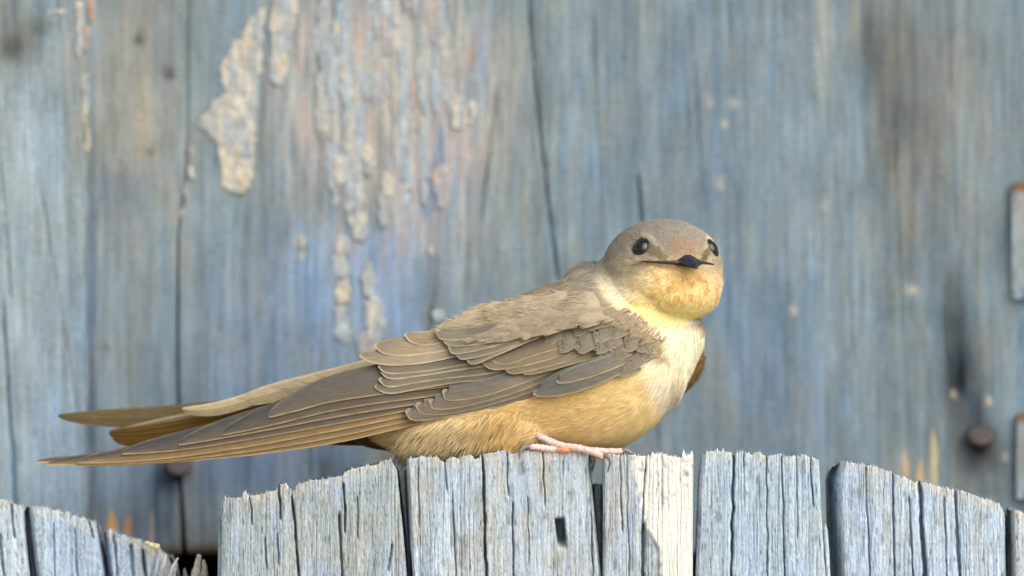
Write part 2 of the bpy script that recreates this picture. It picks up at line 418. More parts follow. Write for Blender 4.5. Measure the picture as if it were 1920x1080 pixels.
# --- peeling paint: every flake a raised, crazed plate with its own outline
def inside(poly, X, Y):
    p = np.asarray(poly, float); q = np.roll(p, -1, 0); r = np.zeros(X.shape, bool)
    for (x0, y0), (x1, y1) in zip(p, q):
        c = ((y0 > Y) != (y1 > Y)) & (X < (x1 - x0) * (Y - y0) / (y1 - y0 + 1e-9) + x0)
        r ^= c
    return r
def flake(poly, thick, c1, c2, seed, parent, y0=YW, step=2.5, name='paint_flake'):
    p = np.asarray(poly, float)
    xs = np.arange(p[:, 0].min() - 6, p[:, 0].max() + 6, step); ys = np.arange(p[:, 1].min() - 6, p[:, 1].max() + 6, step * 1.3)
    X, Y = np.meshgrid(xs, ys)
    wx = X + 17 * (fbm(X / 11, Y / 11, seed, 4, .65) - .5); wy = Y + 20 * (fbm(X / 11, Y / 11, seed + 50, 4, .65) - .5)
    m = inside(p, wx, wy)
    cell = m[:-1, :-1] & m[1:, :-1] & m[:-1, 1:] & m[1:, 1:]
    if cell.sum() < 3: return None
    craze = np.minimum(np.abs(vnoise(X / 9, Y / 26, seed + 7) - .5), np.abs(vnoise(X / 24, Y / 9, seed + 8) - .5))
    thick = thick * .38
    h = thick * (0.55 + 0.9 * fbm(X / 16, Y / 20, seed + 1, 3)) - thick * 0.55 * (1 - smooth(0, 0.05, craze))
    edge = np.zeros(m.shape); mm = m.astype(float)
    for _ in range(3):
        pad = np.pad(mm, 1); mm = (pad[1:-1, 1:-1] + pad[:-2, 1:-1] + pad[2:, 1:-1] + pad[1:-1, :-2] + pad[1:-1, 2:]) / 5
    core = smooth(0.5, 1.0, mm)
    h = h * (0.55 + 0.45 * core)
    nr, nc = X.shape
    top = W(X, Y, y0 - h).reshape(-1, 3); low = W(X, Y, y0 + 6).reshape(-1, 3)
    t = np.clip(fbm(X / 12, Y / 18, seed + 3, 3) * 1.5 + .1, 0, 1)
    t = np.clip(t * (0.5 + 0.5 * core), 0, 1)[..., None]
    C = (lin(c2) * (1 - t) + lin(c1) * t) * (0.85 + .3 * vnoise(X / 4, Y / 7, seed + 4))[..., None]
    gr = smooth(0.36, 0.64, fbm(X / 9, Y / 40, seed + 11, 3))[..., None] * .7
    C = C * (1 - gr) + lin((140, 156, 168)) * gr
    C = np.concatenate([C.reshape(-1, 3)] * 2)
    a = np.arange(nr * nc).reshape(nr, nc); N = nr * nc
    F = []
    r, c = np.nonzero(cell)
    F.append(np.stack([a[r, c], a[r + 1, c], a[r + 1, c + 1], a[r, c + 1]], -1))
    padc = np.pad(cell, 1)
    for dr, dc, (i, j), (k, l) in [(-1, 0, (0, 0), (0, 1)), (1, 0, (1, 1), (1, 0)), (0, -1, (1, 0), (0, 0)), (0, 1, (0, 1), (1, 1))]:
        nb = padc[1 + dr:1 + dr + cell.shape[0], 1 + dc:1 + dc + cell.shape[1]]
        r, c = np.nonzero(cell & ~nb)
        if len(r):
            p1, p2 = a[r + i, c + j], a[r + k, c + l]
            F.append(np.stack([p1, p2, p2 + N, p1 + N], -1))
    V = np.concatenate([top, low])
    used = np.unique(np.concatenate([f.ravel() for f in F])); mp = np.full(2 * N, -1); mp[used] = np.arange(len(used))
    return link(name, mesh_from(name, V[used], [mp[f] for f in F], C[used]), parent, M_PAINT)

CR, YE, PK, WH = (194, 190, 176), (172, 156, 120), (188, 168, 154), (176, 188, 194)
flake([(500, -30), (497, 10), (470, 32), (459, 41), (450, 70), (433, 78), (407, 130), (411, 155), (426, 174), (393, 193), (365, 230), (374, 244), (400, 259), (411, 296), (415, 352), (448, 372), (474, 348), (481, 259), (485, 178), (492, 130), (494, 55), (502, 0), (506, -30)], 13, CR, YE, 5, pl_wide)
flake([(509, -30), (504, 74), (502, 130), (504, 155), (518, 170), (537, 155), (544, 93), (559, 30), (566, -30)], 13, CR, YE, 6, pl_wide)
for i, (x, y, w, h) in enumerate([(358, 290, 14, 30), (360, 325, 16, 24), (347, 365, 10, 40), (340, 400, 8, 24), (563, 455, 12, 34), (860, 215, 44, 64), (884, 215, 20, 50)]):
    flake([(x - w / 2, y - h / 2), (x + w * .3, y - h * .6), (x + w / 2, y), (x + w * .3, y + h / 2), (x - w * .3, y + h * .45)], 9, PK if i == 0 else CR, YE, 20 + i, pl_wide)
for i, (x, y, w, h) in enumerate([(664, 372, 44, 60), (672, 425, 40, 56), (641, 458, 34, 44), (638, 500, 32, 52), (642, 548, 34, 50), (637, 592, 30, 40), (641, 626, 34, 42), (716, 390, 22, 70), (724, 350, 30, 50), (764, 372, 18, 60), (690, 530, 28, 70), (702, 600, 40, 90), (690, 650, 50, 50), (830, 350, 40, 90), (806, 470, 12, 20), (820, 590, 30, 26), (640, 320, 34, 60), (690, 300, 26, 60)]):
    cc = PK if i in (12, 13) else (WH if i % 3 == 0 else CR)
    flake([(x - w * .5, y - h * .4), (x - w * .1, y - h * .52), (x + w * .4, y - h * .45), (x + w * .5, y + h * .1), (x + w * .35, y + h * .5), (x - w * .3, y + h * .48), (x - w * .45, y + h * .1)], 7 if i not in (12, 13) else 4, cc, YE if i < 8 else (180, 176, 160), 60 + i, pl_wide)
r2 = random.Random(3)
for i in range(110):
    x = r2.uniform(590, 890); y = r2.uniform(-20, 330) * (1 if x > 620 else .8)
    w = r2.uniform(9, 30); h = r2.uniform(40, 170)
    if x > 800 and y > 200: continue
    c = r2.choice([(182, 180, 168), (172, 178, 178), WH, PK, (180, 174, 154)])
    flake([(x - w * .5, y - h * .4), (x - w * .1, y - h * .52), (x + w * .4, y - h * .45), (x + w * .5, y + h * .1), (x + w * .25, y + h * .5), (x - w * .2, y + h * .46), (x - w * .45, y + h * .1)], r2.uniform(1.5, 4), c, (146, 154, 158), 100 + i, pl_wide)
# cream and orange paint left along the edge of the overlapping board
for i, (x, y, w, h, c, e) in enumerate([(148, 60, 18, 130, CR, YE), (172, 20, 20, 60, (190, 146, 116), (176, 124, 92)), (160, 75, 14, 60, (200, 150, 110), YE), (158, 190, 18, 110, CR, YE), (163, 265, 12, 60, CR, (190, 176, 140)), (110, 22, 50, 14, (200, 196, 180), (150, 150, 140))]):
    flake([(x - w * .5, y - h * .5), (x + w * .4, y - h * .45), (x + w * .5, y + h * .1), (x + w * .1, y + h * .5), (x - w * .45, y + h * .3)], 8, c, e, 170 + i, pl_mid if x > 150 else pl_left, YW if x > 150 else YW - 100)

# pale torn laths at the right border
for (x0, x1, y0_, y1_) in [(1897, 1980, 346, 560), (1906, 1985, 778, 935)]:
    def lc(px, py, y0_=y0_):
        c = lin((144, 150, 150)) * np.ones(px.shape + (3,)) * (0.8 + .4 * vnoise(px / 4, py / 60, 4))[..., None]
        k = (1 - smooth(y0_ + 4, y0_ + 22, py))[..., None]; c = c * (1 - k) + lin((122, 94, 62)) * k
        k = smooth(y0_ + 40, y0_ + 150, py)[..., None] * .7
        return c * (1 - k) + lin((150, 164, 172)) * k
    v, f, c = slab(lambda x, a=y0_, b=x0: a - 0.12 * (x - b), const(y1_), const(x0 * 1.), const(x1 * 1.), np.linspace(0, 1, 30), np.linspace(0, 1, 50), YW - 22, 30, lambda px, py: 4 * (vnoise(px / 5, py / 90, 3) - .5) + 22 * smooth(y1_ - 120, y1_, py), lc, 3, 8)
    link('torn_lath', mesh_from('torn_lath', v, f, c), pl_wide, M_WALL)

# --- nails: shank + domed rusty head, bent upwards
def nail(px, py, rw, tilt, c1, c2):
    base = W(px, py + 4, YW)
    nrm = np.array([0.02, -math.cos(tilt), math.sin(tilt)])
    hc = base + nrm * 26 * S
    a = np.array([1.0, 0, 0]); a -= nrm * a.dot(nrm); a /= np.linalg.norm(a); b2 = np.cross(nrm, a)
    V, C = [], []
    prof = [(0.25, -5), (0.9, -4), (1.0, -1), (0.97, 2), (0.8, 4.5), (0.45, 6), (0.02, 6.5)]
    ns = 28
    for q, (r, h) in enumerate(prof):
        for j in range(ns):
            th = 2 * math.pi * j / ns
            rr = r * rw * (1 + .05 * math.sin(3 * th + 1) + .03 * math.sin(7 * th))
            V.append(hc + (a * math.cos(th) * rr + b2 * math.sin(th) * rr + nrm * h) * S); C.append(lin(c1) if q > 3 else lin(c2))
    F = [(i * ns + j, i * ns + (j + 1) % ns, (i + 1) * ns + (j + 1) % ns, (i + 1) * ns + j) for i in range(len(prof) - 1) for j in range(ns)]
    head = link('nail', mesh_from('nail', V, [np.array(F), np.array([list(range((len(prof) - 1) * ns, len(prof) * ns))])], np.array(C)), wall, M_RUST)
    v, f = tube([base + np.array([0, 60 * S, -6 * S]), base, hc - nrm * 3 * S], [9 * S, 9 * S, 9 * S], 12)
    sh = mesh_from('shank', v, f, np.tile(lin((60, 46, 40)), (len(v), 1)))
    bpy.context.view_layer.update()
    link('shank', sh, head, M_RUST)
nail(1838, 832, 29, math.radians(50), (74, 67, 66), (60, 46, 38))
nail(334, 889, 27, math.radians(50), (72, 66, 68), (52, 42, 38))

# ------------------------------------------------------------------ round-topped pickets in front
picket = thing('round_topped_picket', W(1230, GROUND_PY, -120), 'wide round-topped weathered grey picket, split into strips, with the bird perched on it', 'picket', 'round-topped pickets')
picket2 = thing('round_topped_picket', W(-60, GROUND_PY, 20), 'weathered grey picket with torn splintered end below the long wing tips', 'picket', 'round-topped pickets')

def front_relief(cracks, seed, bevL, bevR, left, right, hole=None, extra=None):
    r_ = np.random.default_rng(seed)
    fine = []
    xa, xb = float(left(1000.)), float(right(1000.))
    x = xa + 4
    while x < xb - 3:
        p0 = r_.choice([830, r_.uniform(840, 1050)]); p1 = p0 + r_.uniform(60, 320)
        dx = r_.uniform(-3, 5)
        fine.append((x, x + dx, p0, p1, r_.uniform(0.55, 0.9), r_.uniform(1, 4.5)))
        x += r_.uniform(3, 9)
    allc = list(cracks) + fine
    def f(px, py):
        pyc = np.minimum(py, 1500)
        r = 0.9 * (vnoise(px / 2.6, pyc / 130.0, seed) - .5) + 0.7 * (vnoise(px / 9.0, pyc / 260.0, seed + 1) - .5) + 6 * (vnoise(px / 70.0, pyc / 300.0, seed + 2) - .5) + .9 * (vnoise(px / 1.7, pyc / 22.0, seed + 3) - .5)
        r = r + cracks_depth(px, pyc, allc, seed)
        dl = px - left(py); dr = right(py) - px
        r = r + bevL[1] * (1 - smooth(0, bevL[0], dl)) ** 1.5 + bevR[1] * (1 - smooth(0, bevR[0], dr)) ** 1.5
        if hole is not None:
            (hx, h0, h1, hw, hd) = hole
            k = np.exp(-(np.abs(px - hx - 6 * (py - h0) / (h1 - h0)) / hw) ** 6) * smooth(h0 - 3, h0 + 3, py) * (1 - smooth(h0 + 28, h1, py) * .99)
            r = np.maximum(r, k * hd)
        if extra is not None: r = r + extra(px, py)
        return r
    return f

def front_colour(seed, base, warm, topf, paint=False, warmtop=1.0):
    def f(px, py):
        c = lin(base) * 1.12 * np.ones(px.shape + (3,))
        k = smooth(0.38, 0.72, fbm(px / 34, py / 70, seed, 4))[..., None] * warm
        c = c * (1 - k) + lin((174, 172, 158)) * k
        k = smooth(0.5, 0.8, fbm(px / 26, py / 90, seed + 4, 3))[..., None] * .6
        c = c * (1 - k) + lin((160, 180, 204)) * k
        k = smooth(0.62, 0.82, fbm(px / 16, py / 44, seed + 9, 3))[..., None] * .55
        c = c * (1 - k) + lin((120, 126, 128)) * k
        d = py - topf(px)
        k = ((1 - smooth(2, 30, d)) * (0.25 + .75 * vnoise(px / 13, py / 20, seed + 6)))[..., None] * .6 * warmtop
        c = c * (1 - k) + lin((200, 196, 180)) * k
        st = .34 * (vnoise(px / 3.0, py / 70, seed + 5) - .5) + .2 * (vnoise(px / 9.0, py / 200, seed + 7) - .5) + .42 * (vnoise(px / 1.7, py / 5, seed + 8) - .5) - .5 * smooth(.76, .9, vnoise(px / 1.6, py / 14, seed + 21))
        c = c * (1 + st)[..., None]
        if paint:
            b = interp([(840, 1182), (900, 1190), (950, 1200), (985, 1208), (1005, 1220), (1030, 1236), (1100, 1238), (1200, 1236)], py) + 8 * (fbm(px / 10, py / 10, 71, 3) - .5) * 2
            k = smooth(-6, 8, px - b) * smooth(-2, 10, 1304 - px)
            cov = smooth(0.36, 0.52, fbm(px / 5.0, py / 9.0, 73, 4) + 0.28 * smooth(1180, 1290, px) * smooth(880, 990, py) + .06)
            k = (k * cov)[..., None] * .95
            c = c * (1 - k) + lin((228, 227, 219)) * (0.94 + .1 * vnoise(px / 4, py / 6, 79))[..., None] * k
        return np.clip(c, .004, .88)
    return f

def strip(parent, top, L, R, y0, seed, base, warm, cracks=(), bevL=(5, 8), bevR=(5, 8), thick=180, step=1.0, hole=None, paint=False, jag=1.5, extra=None, warmtop=1.0, name='strip', vis_bot=1110.):
    left = lambda py: interp(L, py); right = lambda py: interp(R, py)
    topf = lambda x: interp(top, x)
    wpx = abs(float(right(1000.)) - float(left(1000.)))
    u = np.linspace(0, 1, max(8, int(wpx / step)))
    rows = np.concatenate([np.linspace(0, .12, 12), np.linspace(.12, 1, 46)[1:]])
    rel = front_relief(cracks, seed, bevL, bevR, left, right, hole, extra)
    v, f, c = slab(topf, const(vis_bot), left, right, u, rows, y0, thick, rel, front_colour(seed, base, warm, topf, paint, warmtop), jag, seed, low_rows=(1180, 1400, 2200, 5000, GROUND_PY))
    v[:, 2] = np.maximum(v[:, 2], -1.2)
    return link(name, mesh_from(name, v, f, c), parent, M_FRONT)

A_TOP = [(405, 960), (412, 944), (419, 934), (450, 933), (453, 925), (459, 924), (466, 932), (470, 930), (518, 919), (523, 907), (528, 907), (540, 911), (545, 921), (553, 919), (556, 909), (580, 902), (612, 899), (622, 896), (645, 894), (650, 886), (664, 880), (690, 874), (718, 870), (726, 864), (738, 861), (742, 862), (750, 880)]
strip(picket, A_TOP, [(930, 414), (960, 410), (1080, 408)], [(860, 742), (900, 746), (1000, 756), (1080, 763)], -125, 301, (150, 163, 168), .42,
      [(467, 474, 930, 985, 1.6, 16), (522, 526, 905, 975, 2.2, 30), (548, 562, 930, 1090, 2.0, 34), (643, 648, 905, 1000, 1.8, 26), (636, 642, 960, 1090, 2.2, 30), (497, 500, 1010, 1070, 1.5, 14), (520, 523, 1000, 1060, 1.5, 14), (669, 671, 930, 1010, 1.2, 14), (735, 729, 1020, 1070, 2.2, 20)], bevL=(9, 18))
strip(picket, [(744, 884), (752, 878), (764, 882)], [(870, 742), (1000, 757), (1080, 764)], [(870, 761), (1000, 768), (1080, 770)], -70, 302, (132, 140, 142), .4, bevL=(6, 40), bevR=(6, 20), thick=120, warmtop=.3, name='sliver')
B_TOP = [(758, 862), (763, 858), (770, 860), (788, 858), (796, 856), (828, 858), (834, 866), (842, 866), (850, 858), (858, 857), (866, 860), (884, 852), (890, 853), (897, 861), (904, 859), (912, 852), (934, 849), (944, 846), (955, 843), (962, 846), (968, 852), (976, 849), (985, 844), (1010, 845), (1030, 845), (1050, 844), (1090, 844), (1106, 847), (1115, 850)]
strip(picket, B_TOP, [(855, 762), (940, 768), (1020, 770), (1080, 774)], [(845, 1105), (950, 1114), (1080, 1127)], -128, 303, (166, 180, 190), .55,
      [(904, 912, 830, 1090, 2.4, 44), (832, 838, 830, 920, 1.4, 14), (848, 856, 920, 1090, 1.4, 20), (949, 953, 830, 930, 1.5, 18), (961, 963, 940, 1090, 1.6, 26), (1017, 1022, 830, 950, 1.6, 20), (989, 992, 930, 1060, 1.2, 12), (783, 786, 850, 990, 1.3, 12), (1104, 1112, 850, 1080, 2, 20)], hole=(1049, 973, 1032, 8.5, 70), bevR=(8, 26))
strip(picket, [(1108, 913), (1116, 908), (1130, 912)], [(900, 1108), (1080, 1120)], [(900, 1129), (1080, 1133)], -40, 304, (96, 96, 98), .3, thick=60, bevL=(7, 30), warmtop=0, name='sliver')
C_TOP = [(1126, 858), (1132, 854), (1145, 851), (1165, 854), (1188, 853), (1200, 856), (1215, 855), (1228, 852), (1240, 850), (1250, 854), (1264, 857), (1278, 858), (1280, 847), (1283, 846), (1286, 854), (1293, 853), (1297, 849), (1301, 856)]
def ex_c(px, py):   # the paint has weight; a bare pocket where a chip came away beside the crack
    b = interp([(840, 1188), (950, 1200), (985, 1208), (1005, 1222), (1030, 1236), (1300, 1238)], py)
    bare = smooth(1207, 1210, px) * (1 - smooth(-3, 2, px - b)) * smooth(985, 1005, py)
    return bare * 7
strip(picket, C_TOP, [(850, 1131), (1080, 1130)], [(850, 1300), (1080, 1299)], -127, 305, (162, 174, 182), .35,
      [(1212, 1205, 830, 985, 1.5, 26), (1206, 1205, 980, 1100, 3.2, 44), (1240, 1242, 840, 960, 1.0, 10), (1163, 1167, 850, 1000, 1.4, 12), (1175, 1180, 860, 1090, 1.4, 12)], paint=True, extra=ex_c, bevR=(8, 14))
D_TOP = [(1312, 852), (1319, 846), (1345, 845), (1358, 848), (1374, 849), (1388, 846), (1396, 849), (1410, 853), (1418, 847), (1424, 849), (1432, 857), (1440, 855), (1460, 851), (1476, 855), (1500, 858), (1510, 853), (1518, 857), (1530, 859), (1536, 861), (1545, 866)]
strip(picket, D_TOP, [(848, 1318), (900, 1311), (1000, 1307), (1080, 1304)], [(858, 1535), (1000, 1542), (1080, 1548)], -122, 306, (160, 180, 194), .2,
      [(1376, 1371, 830, 1090, 2.4, 44), (1436, 1440, 840, 1080, 1.4, 20), (1466, 1472, 860, 1090, 1.4, 20), (1518, 1524, 850, 950, 1.6, 22), (1393, 1394, 846, 880, 1.6, 14), (1492, 1496, 850, 1010, 1.1, 12)], bevL=(8, 16))
strip(picket, [(1540, 1000), (1548, 985), (1556, 1005), (1566, 1080)], [(985, 1543), (1080, 1549)], [(985, 1552), (1040, 1556), (1080, 1558)], -112, 307, (170, 184, 192), .2, thick=30, name='sliver', bevL=(3, 6), bevR=(3, 10), jag=1)
E_TOP = [(1545, 886), (1552, 880), (1560, 873), (1566, 867), (1600, 869), (1625, 873), (1640, 876), (1668, 886), (1690, 895), (1705, 897), (1716, 906), (1722, 904), (1740, 906), (1760, 912), (1778, 918), (1792, 920), (1812, 922), (1840, 935), (1858, 938), (1872, 946), (1880, 955), (1886, 970)]
strip(picket, E_TOP, [(870, 1556), (900, 1549), (1000, 1552), (1080, 1556)], [(950, 1884), (1080, 1886)], -96, 308, (164, 182, 198), .35,
      [(1722, 1735, 880, 1100, 3.6, 50), (1790, 1800, 910, 1100, 3.0, 30), (1673, 1678, 880, 1100, 2.0, 22), (1622, 1632, 870, 1100, 1.6, 18), (1704, 1712, 930, 1090, 1.5, 18), (1770, 1775, 930, 1080, 1.5, 14)], bevL=(34, 90), bevR=(8, 20), warmtop=1.2)
strip(picket, [(1885, 956), (1892, 954), (1910, 958), (1930, 968), (1980, 994), (2030, 1030), (2070, 1075), (2096, 1130)], [(950, 1887), (1080, 1889)], [(950, 2094), (1150, 2100)], -88, 309, (166, 180, 192), .4, [(1960, 1966, 950, 1100, 2.0, 20)], bevL=(18, 60), bevR=(20, 40))

# left picket: a further board, its end torn into splinters
strip(picket2, [(-420, 880), (-250, 890), (-120, 905), (0, 938), (20, 942), (38, 949), (45, 958), (50, 965)], [(900, -420), (1080, -420)], [(940, 44), (1000, 48), (1080, 56)], 20, 321, (168, 184, 194), .3, [(20, 28, 938, 1010, 2.2, 30), (0, 8, 1000, 1090, 2.0, 24)], bevR=(6, 20), step=2)
strip(picket2, [(44, 956), (52, 951), (62, 950), (92, 954), (112, 960), (132, 966), (160, 974), (176, 980), (184, 988), (190, 1000)], [(950, 47), (1000, 52), (1080, 62)], [(980, 183), (1020, 190), (1080, 199)], 26, 322, (160, 182, 202), .3, [(168, 175, 975, 1010, 2, 20), (100, 104, 980, 1090, 1.6, 16), (140, 146, 990, 1090, 1.6, 16)], bevL=(16, 70), bevR=(10, 30), step=1.6)
strip(picket2, [(192, 1004), (200, 994), (207, 992), (216, 1001), (238, 1004), (256, 1012), (262, 1024), (270, 1022), (284, 1034), (300, 1040), (306, 1052), (318, 1046), (328, 1062), (336, 1066)], [(990, 194), (1080, 204)], [(1000, 300), (1060, 330), (1080, 334)], 30, 323, (158, 176, 194), .5, [(213, 220, 995, 1090, 2.2, 24), (245, 250, 1020, 1090, 3, 30), (268, 274, 1030, 1090, 2.6, 40)], bevL=(10, 40), bevR=(20, 50), step=1.6, jag=4)
def splinter(p0, p1, w0, w1, y0, c, seed, curl=0.0):
    n = 14; t = np.linspace(0, 1, n)
    x = p0[0] + (p1[0] - p0[0]) * t + curl * np.sin(t * 2.6); y = p0[1] + (p1[1] - p0[1]) * t
    w = (w0 + (w1 - w0) * t) * (0.8 + .4 * vnoise(t * 6, t * 0, seed))
    pts = []
    path = W(x, y, y0 - 14 * np.sin(t * 2.2))
    v, f = tube(path, w * S, 8, .35, seed)
    v[:, 1] = y0 * S + (v[:, 1] - y0 * S) * .8
    cc = lin(c) * (0.75 + .5 * rng.random((len(v), 1)))
    link('splinter', mesh_from('splinter', v, f, cc), picket2, M_FRONT)
splinter((272, 1018), (296, 1026), 4.0, 6.0, 12, (206, 196, 160), 1)
splinter((300, 1078), (312, 1040), 7, 2.0, 22, (190, 196, 196), 2)
splinter((316, 1090), (336, 1046), 6, 1.6, 24, (204, 204, 194), 3, -4)
splinter((322, 1100), (330, 1052), 8, 2.5, 34, (176, 190, 200), 4)
splinter((290, 1090), (296, 1046), 8, 3, 30, (170, 186, 198), 5)
splinter((356, 1110), (372, 1040), 13, 4, 30, (190, 184, 168), 6, 3)
splinter((376, 1112), (378, 1050), 11, 3, 26, (170, 166, 152), 7, 6)
splinter((350, 1110), (346, 1066), 8, 3, 36, (130, 126, 120), 8)

# ================================================================== the bird
bird = thing('bird', W(1040, 852, -60), 'small brown-backed buff-bellied swallow perched on the round-topped picket, head turned to face out', 'bird')

# ---- one continuous body mesh: lofted torso + head masses fused by a voxel remesh
ST = [  # px, top, bottom, half depth, centre depth
    (430, 749, 760, 6, 62), (470, 738, 764, 16, 58), (540, 718, 778, 36, 52), (620, 699, 800, 62, 44), (700, 676, 808, 92, 34), (745, 658, 832, 110, 28), (780, 640, 850, 120, 24), (810, 628, 857, 128, 20),
    (880, 596, 858, 142, 12), (960, 563, 853, 150, 4), (1040, 532, 848, 152, -4), (1100, 508, 845, 150, -10), (1150, 498, 838, 142, -14), (1195, 498, 818, 128, -20), (1235, 510, 784, 108, -26), (1268, 530, 744, 84, -32), (1293, 555, 702, 58, -36), (1310, 585, 664, 34, -38), (1318, 610, 640, 12, -40)]
st = np.array(ST, float)
xs = np.unique(np.concatenate([np.linspace(430, 1280, 48), np.linspace(1280, 1318, 8)]))
sec = np.stack([np.interp(xs, st[:, 0], st[:, k]) for k in range(1, 5)], -1)
for k in range(4):
    for _ in range(2): sec[1:-1, k] = .25 * sec[:-2, k] + .5 * sec[1:-1, k] + .25 * sec[2:, k]
th = np.linspace(0, 2 * np.pi, 40, endpoint=False)
tv = []
for x, (tp, bt, hd, yc) in zip(xs, sec):
    zc, hz = (tp + bt) / 2, (bt - tp) / 2
    sn, cs = np.sin(th), np.cos(th)
    pw = 0.92
    tv.append(W(np.full(40, x), zc + hz * np.sign(sn) * np.abs(sn) ** pw, yc - hd * np.sign(cs) * np.abs(cs) ** pw))
tv = np.array(tv).reshape(-1, 3)
n = len(xs)
tf = [(i * 40 + j, (i + 1) * 40 + j, (i + 1) * 40 + (j + 1) % 40, i * 40 + (j + 1) % 40) for i in range(n - 1) for j in range(40)]
parts = [(tv, [np.array(tf), np.array([list(range(40))]), np.array([list(range((n - 1) * 40, n * 40))[::-1]])])]
def ellipsoid(cx, cy, cyd, rx, rz, ry):
    nu, nv = 32, 20
    V = [];
    for i in range(nv + 1):
        ph = math.pi * (i + .0) / nv
        ph = min(max(ph, 0.02), math.pi - 0.02)
        for j in range(nu):
            t = 2 * math.pi * j / nu
            V.append(W(cx + rx * math.sin(ph) * math.cos(t), cy - rz * math.cos(ph), cyd + ry * math.sin(ph) * math.sin(t)))
    F = [(i * nu + j, (i + 1) * nu + j, (i + 1) * nu + (j + 1) % nu, i * nu + (j + 1) % nu) for i in range(nv) for j in range(nu)]
    return np.array(V), [np.array(F), np.array([list(range(nu))]), np.array([list(range(nv * nu, (nv + 1) * nu))[::-1]])]
HC = np.array([1243., 500., -45.])
parts.append(ellipsoid(1243, 500, -45, 109, 86, 104))
parts.append(ellipsoid(1246, 528, -52, 107, 62, 98))
parts.append(ellipsoid(1268, 546, -66, 80, 54, 80))
parts.append(ellipsoid(1208, 550, -44, 74, 48, 94))
parts.append(ellipsoid(1172, 540, -40, 44, 34, 70))
parts.append(ellipsoid(1176, 535, -22, 62, 72, 84))
parts.append(ellipsoid(1128, 548, 6, 74, 58, 72))
parts.append(ellipsoid(985, 790, -62, 95, 52, 64))      # feathered thigh
bv, bf = join_parts(parts)
tmp = bpy.data.objects.new('tmp_body', mesh_from('tmp_body', bv, bf))
col.objects.link(tmp)
md = tmp.modifiers.new('r', 'REMESH'); md.mode = 'VOXEL'; md.voxel_size = 0.00065; md.use_smooth_shade = True
md = tmp.modifiers.new('s', 'SMOOTH'); md.factor = 0.5; md.iterations = 7
dg = bpy.context.evaluated_depsgraph_get(); dg.update()
bm_ = bpy.data.meshes.new_from_object(tmp.evaluated_get(dg))
bpy.data.objects.remove(tmp)
nv = len(bm_.vertices)
BV = np.empty(nv * 3, np.float32); bm_.vertices.foreach_get('co', BV); BV = BV.reshape(-1, 3).astype(float)
BN = np.empty(nv * 3, np.float32); bm_.vertices.foreach_get('normal', BN); BN = BN.reshape(-1, 3).astype(float)
bm_.calc_loop_triangles()
TR = np.empty(len(bm_.loop_triangles) * 3, np.int32); bm_.loop_triangles.foreach_get('vertices', TR); TR = TR.reshape(-1, 3)
def to_px(P):
    k = S * (D + P[:, 1]) / D
    return 960 + P[:, 0] / k, 540 - P[:, 2] / k, P[:, 1] / S

def seg_dist(px, py, a, b):
    ax, ay = a; bx, by = b
    t = np.clip(((px - ax) * (bx - ax) + (py - ay) * (by - ay)) / ((bx - ax) ** 2 + (by - ay) ** 2), 0, 1)
    return np.hypot(px - ax - t * (bx - ax), py - ay - t * (by - ay)), t
bvh0 = BVHTree.FromPolygons([tuple(p) for p in BV], [tuple(int(q) for q in t) for t in TR])
WPOLY = [(690, 672), (800, 628), (900, 606), (1010, 596), (1100, 590), (1170, 588), (1222, 606), (1240, 640), (1236, 662), (1200, 690), (1130, 722), (1060, 744), (1000, 752), (900, 772), (760, 802), (640, 832), (560, 830), (560, 740)]
def poly_sd(poly, x, y):
    p = np.asarray(poly, float); q = np.roll(p, -1, 0); d = np.full(np.shape(x), 1e9)
    for a_, b_ in zip(p, q): d = np.minimum(d, seg_dist(x, y, a_, b_)[0])
    return np.where(inside(p, x, y), d, -d)
_px, _py, _yd = to_px(BV)
_dent = 32 * smooth(0, 22, poly_sd(WPOLY, _px, _py)) * smooth(.1, -.3, BN[:, 1])
BV[:, 1] += _dent * S
bm_.vertices.foreach_set('co', BV.astype(np.float32).ravel()); bm_.update()
bvh = BVHTree.FromPolygons([tuple(p) for p in BV], [tuple(int(q) for q in t) for t in TR])

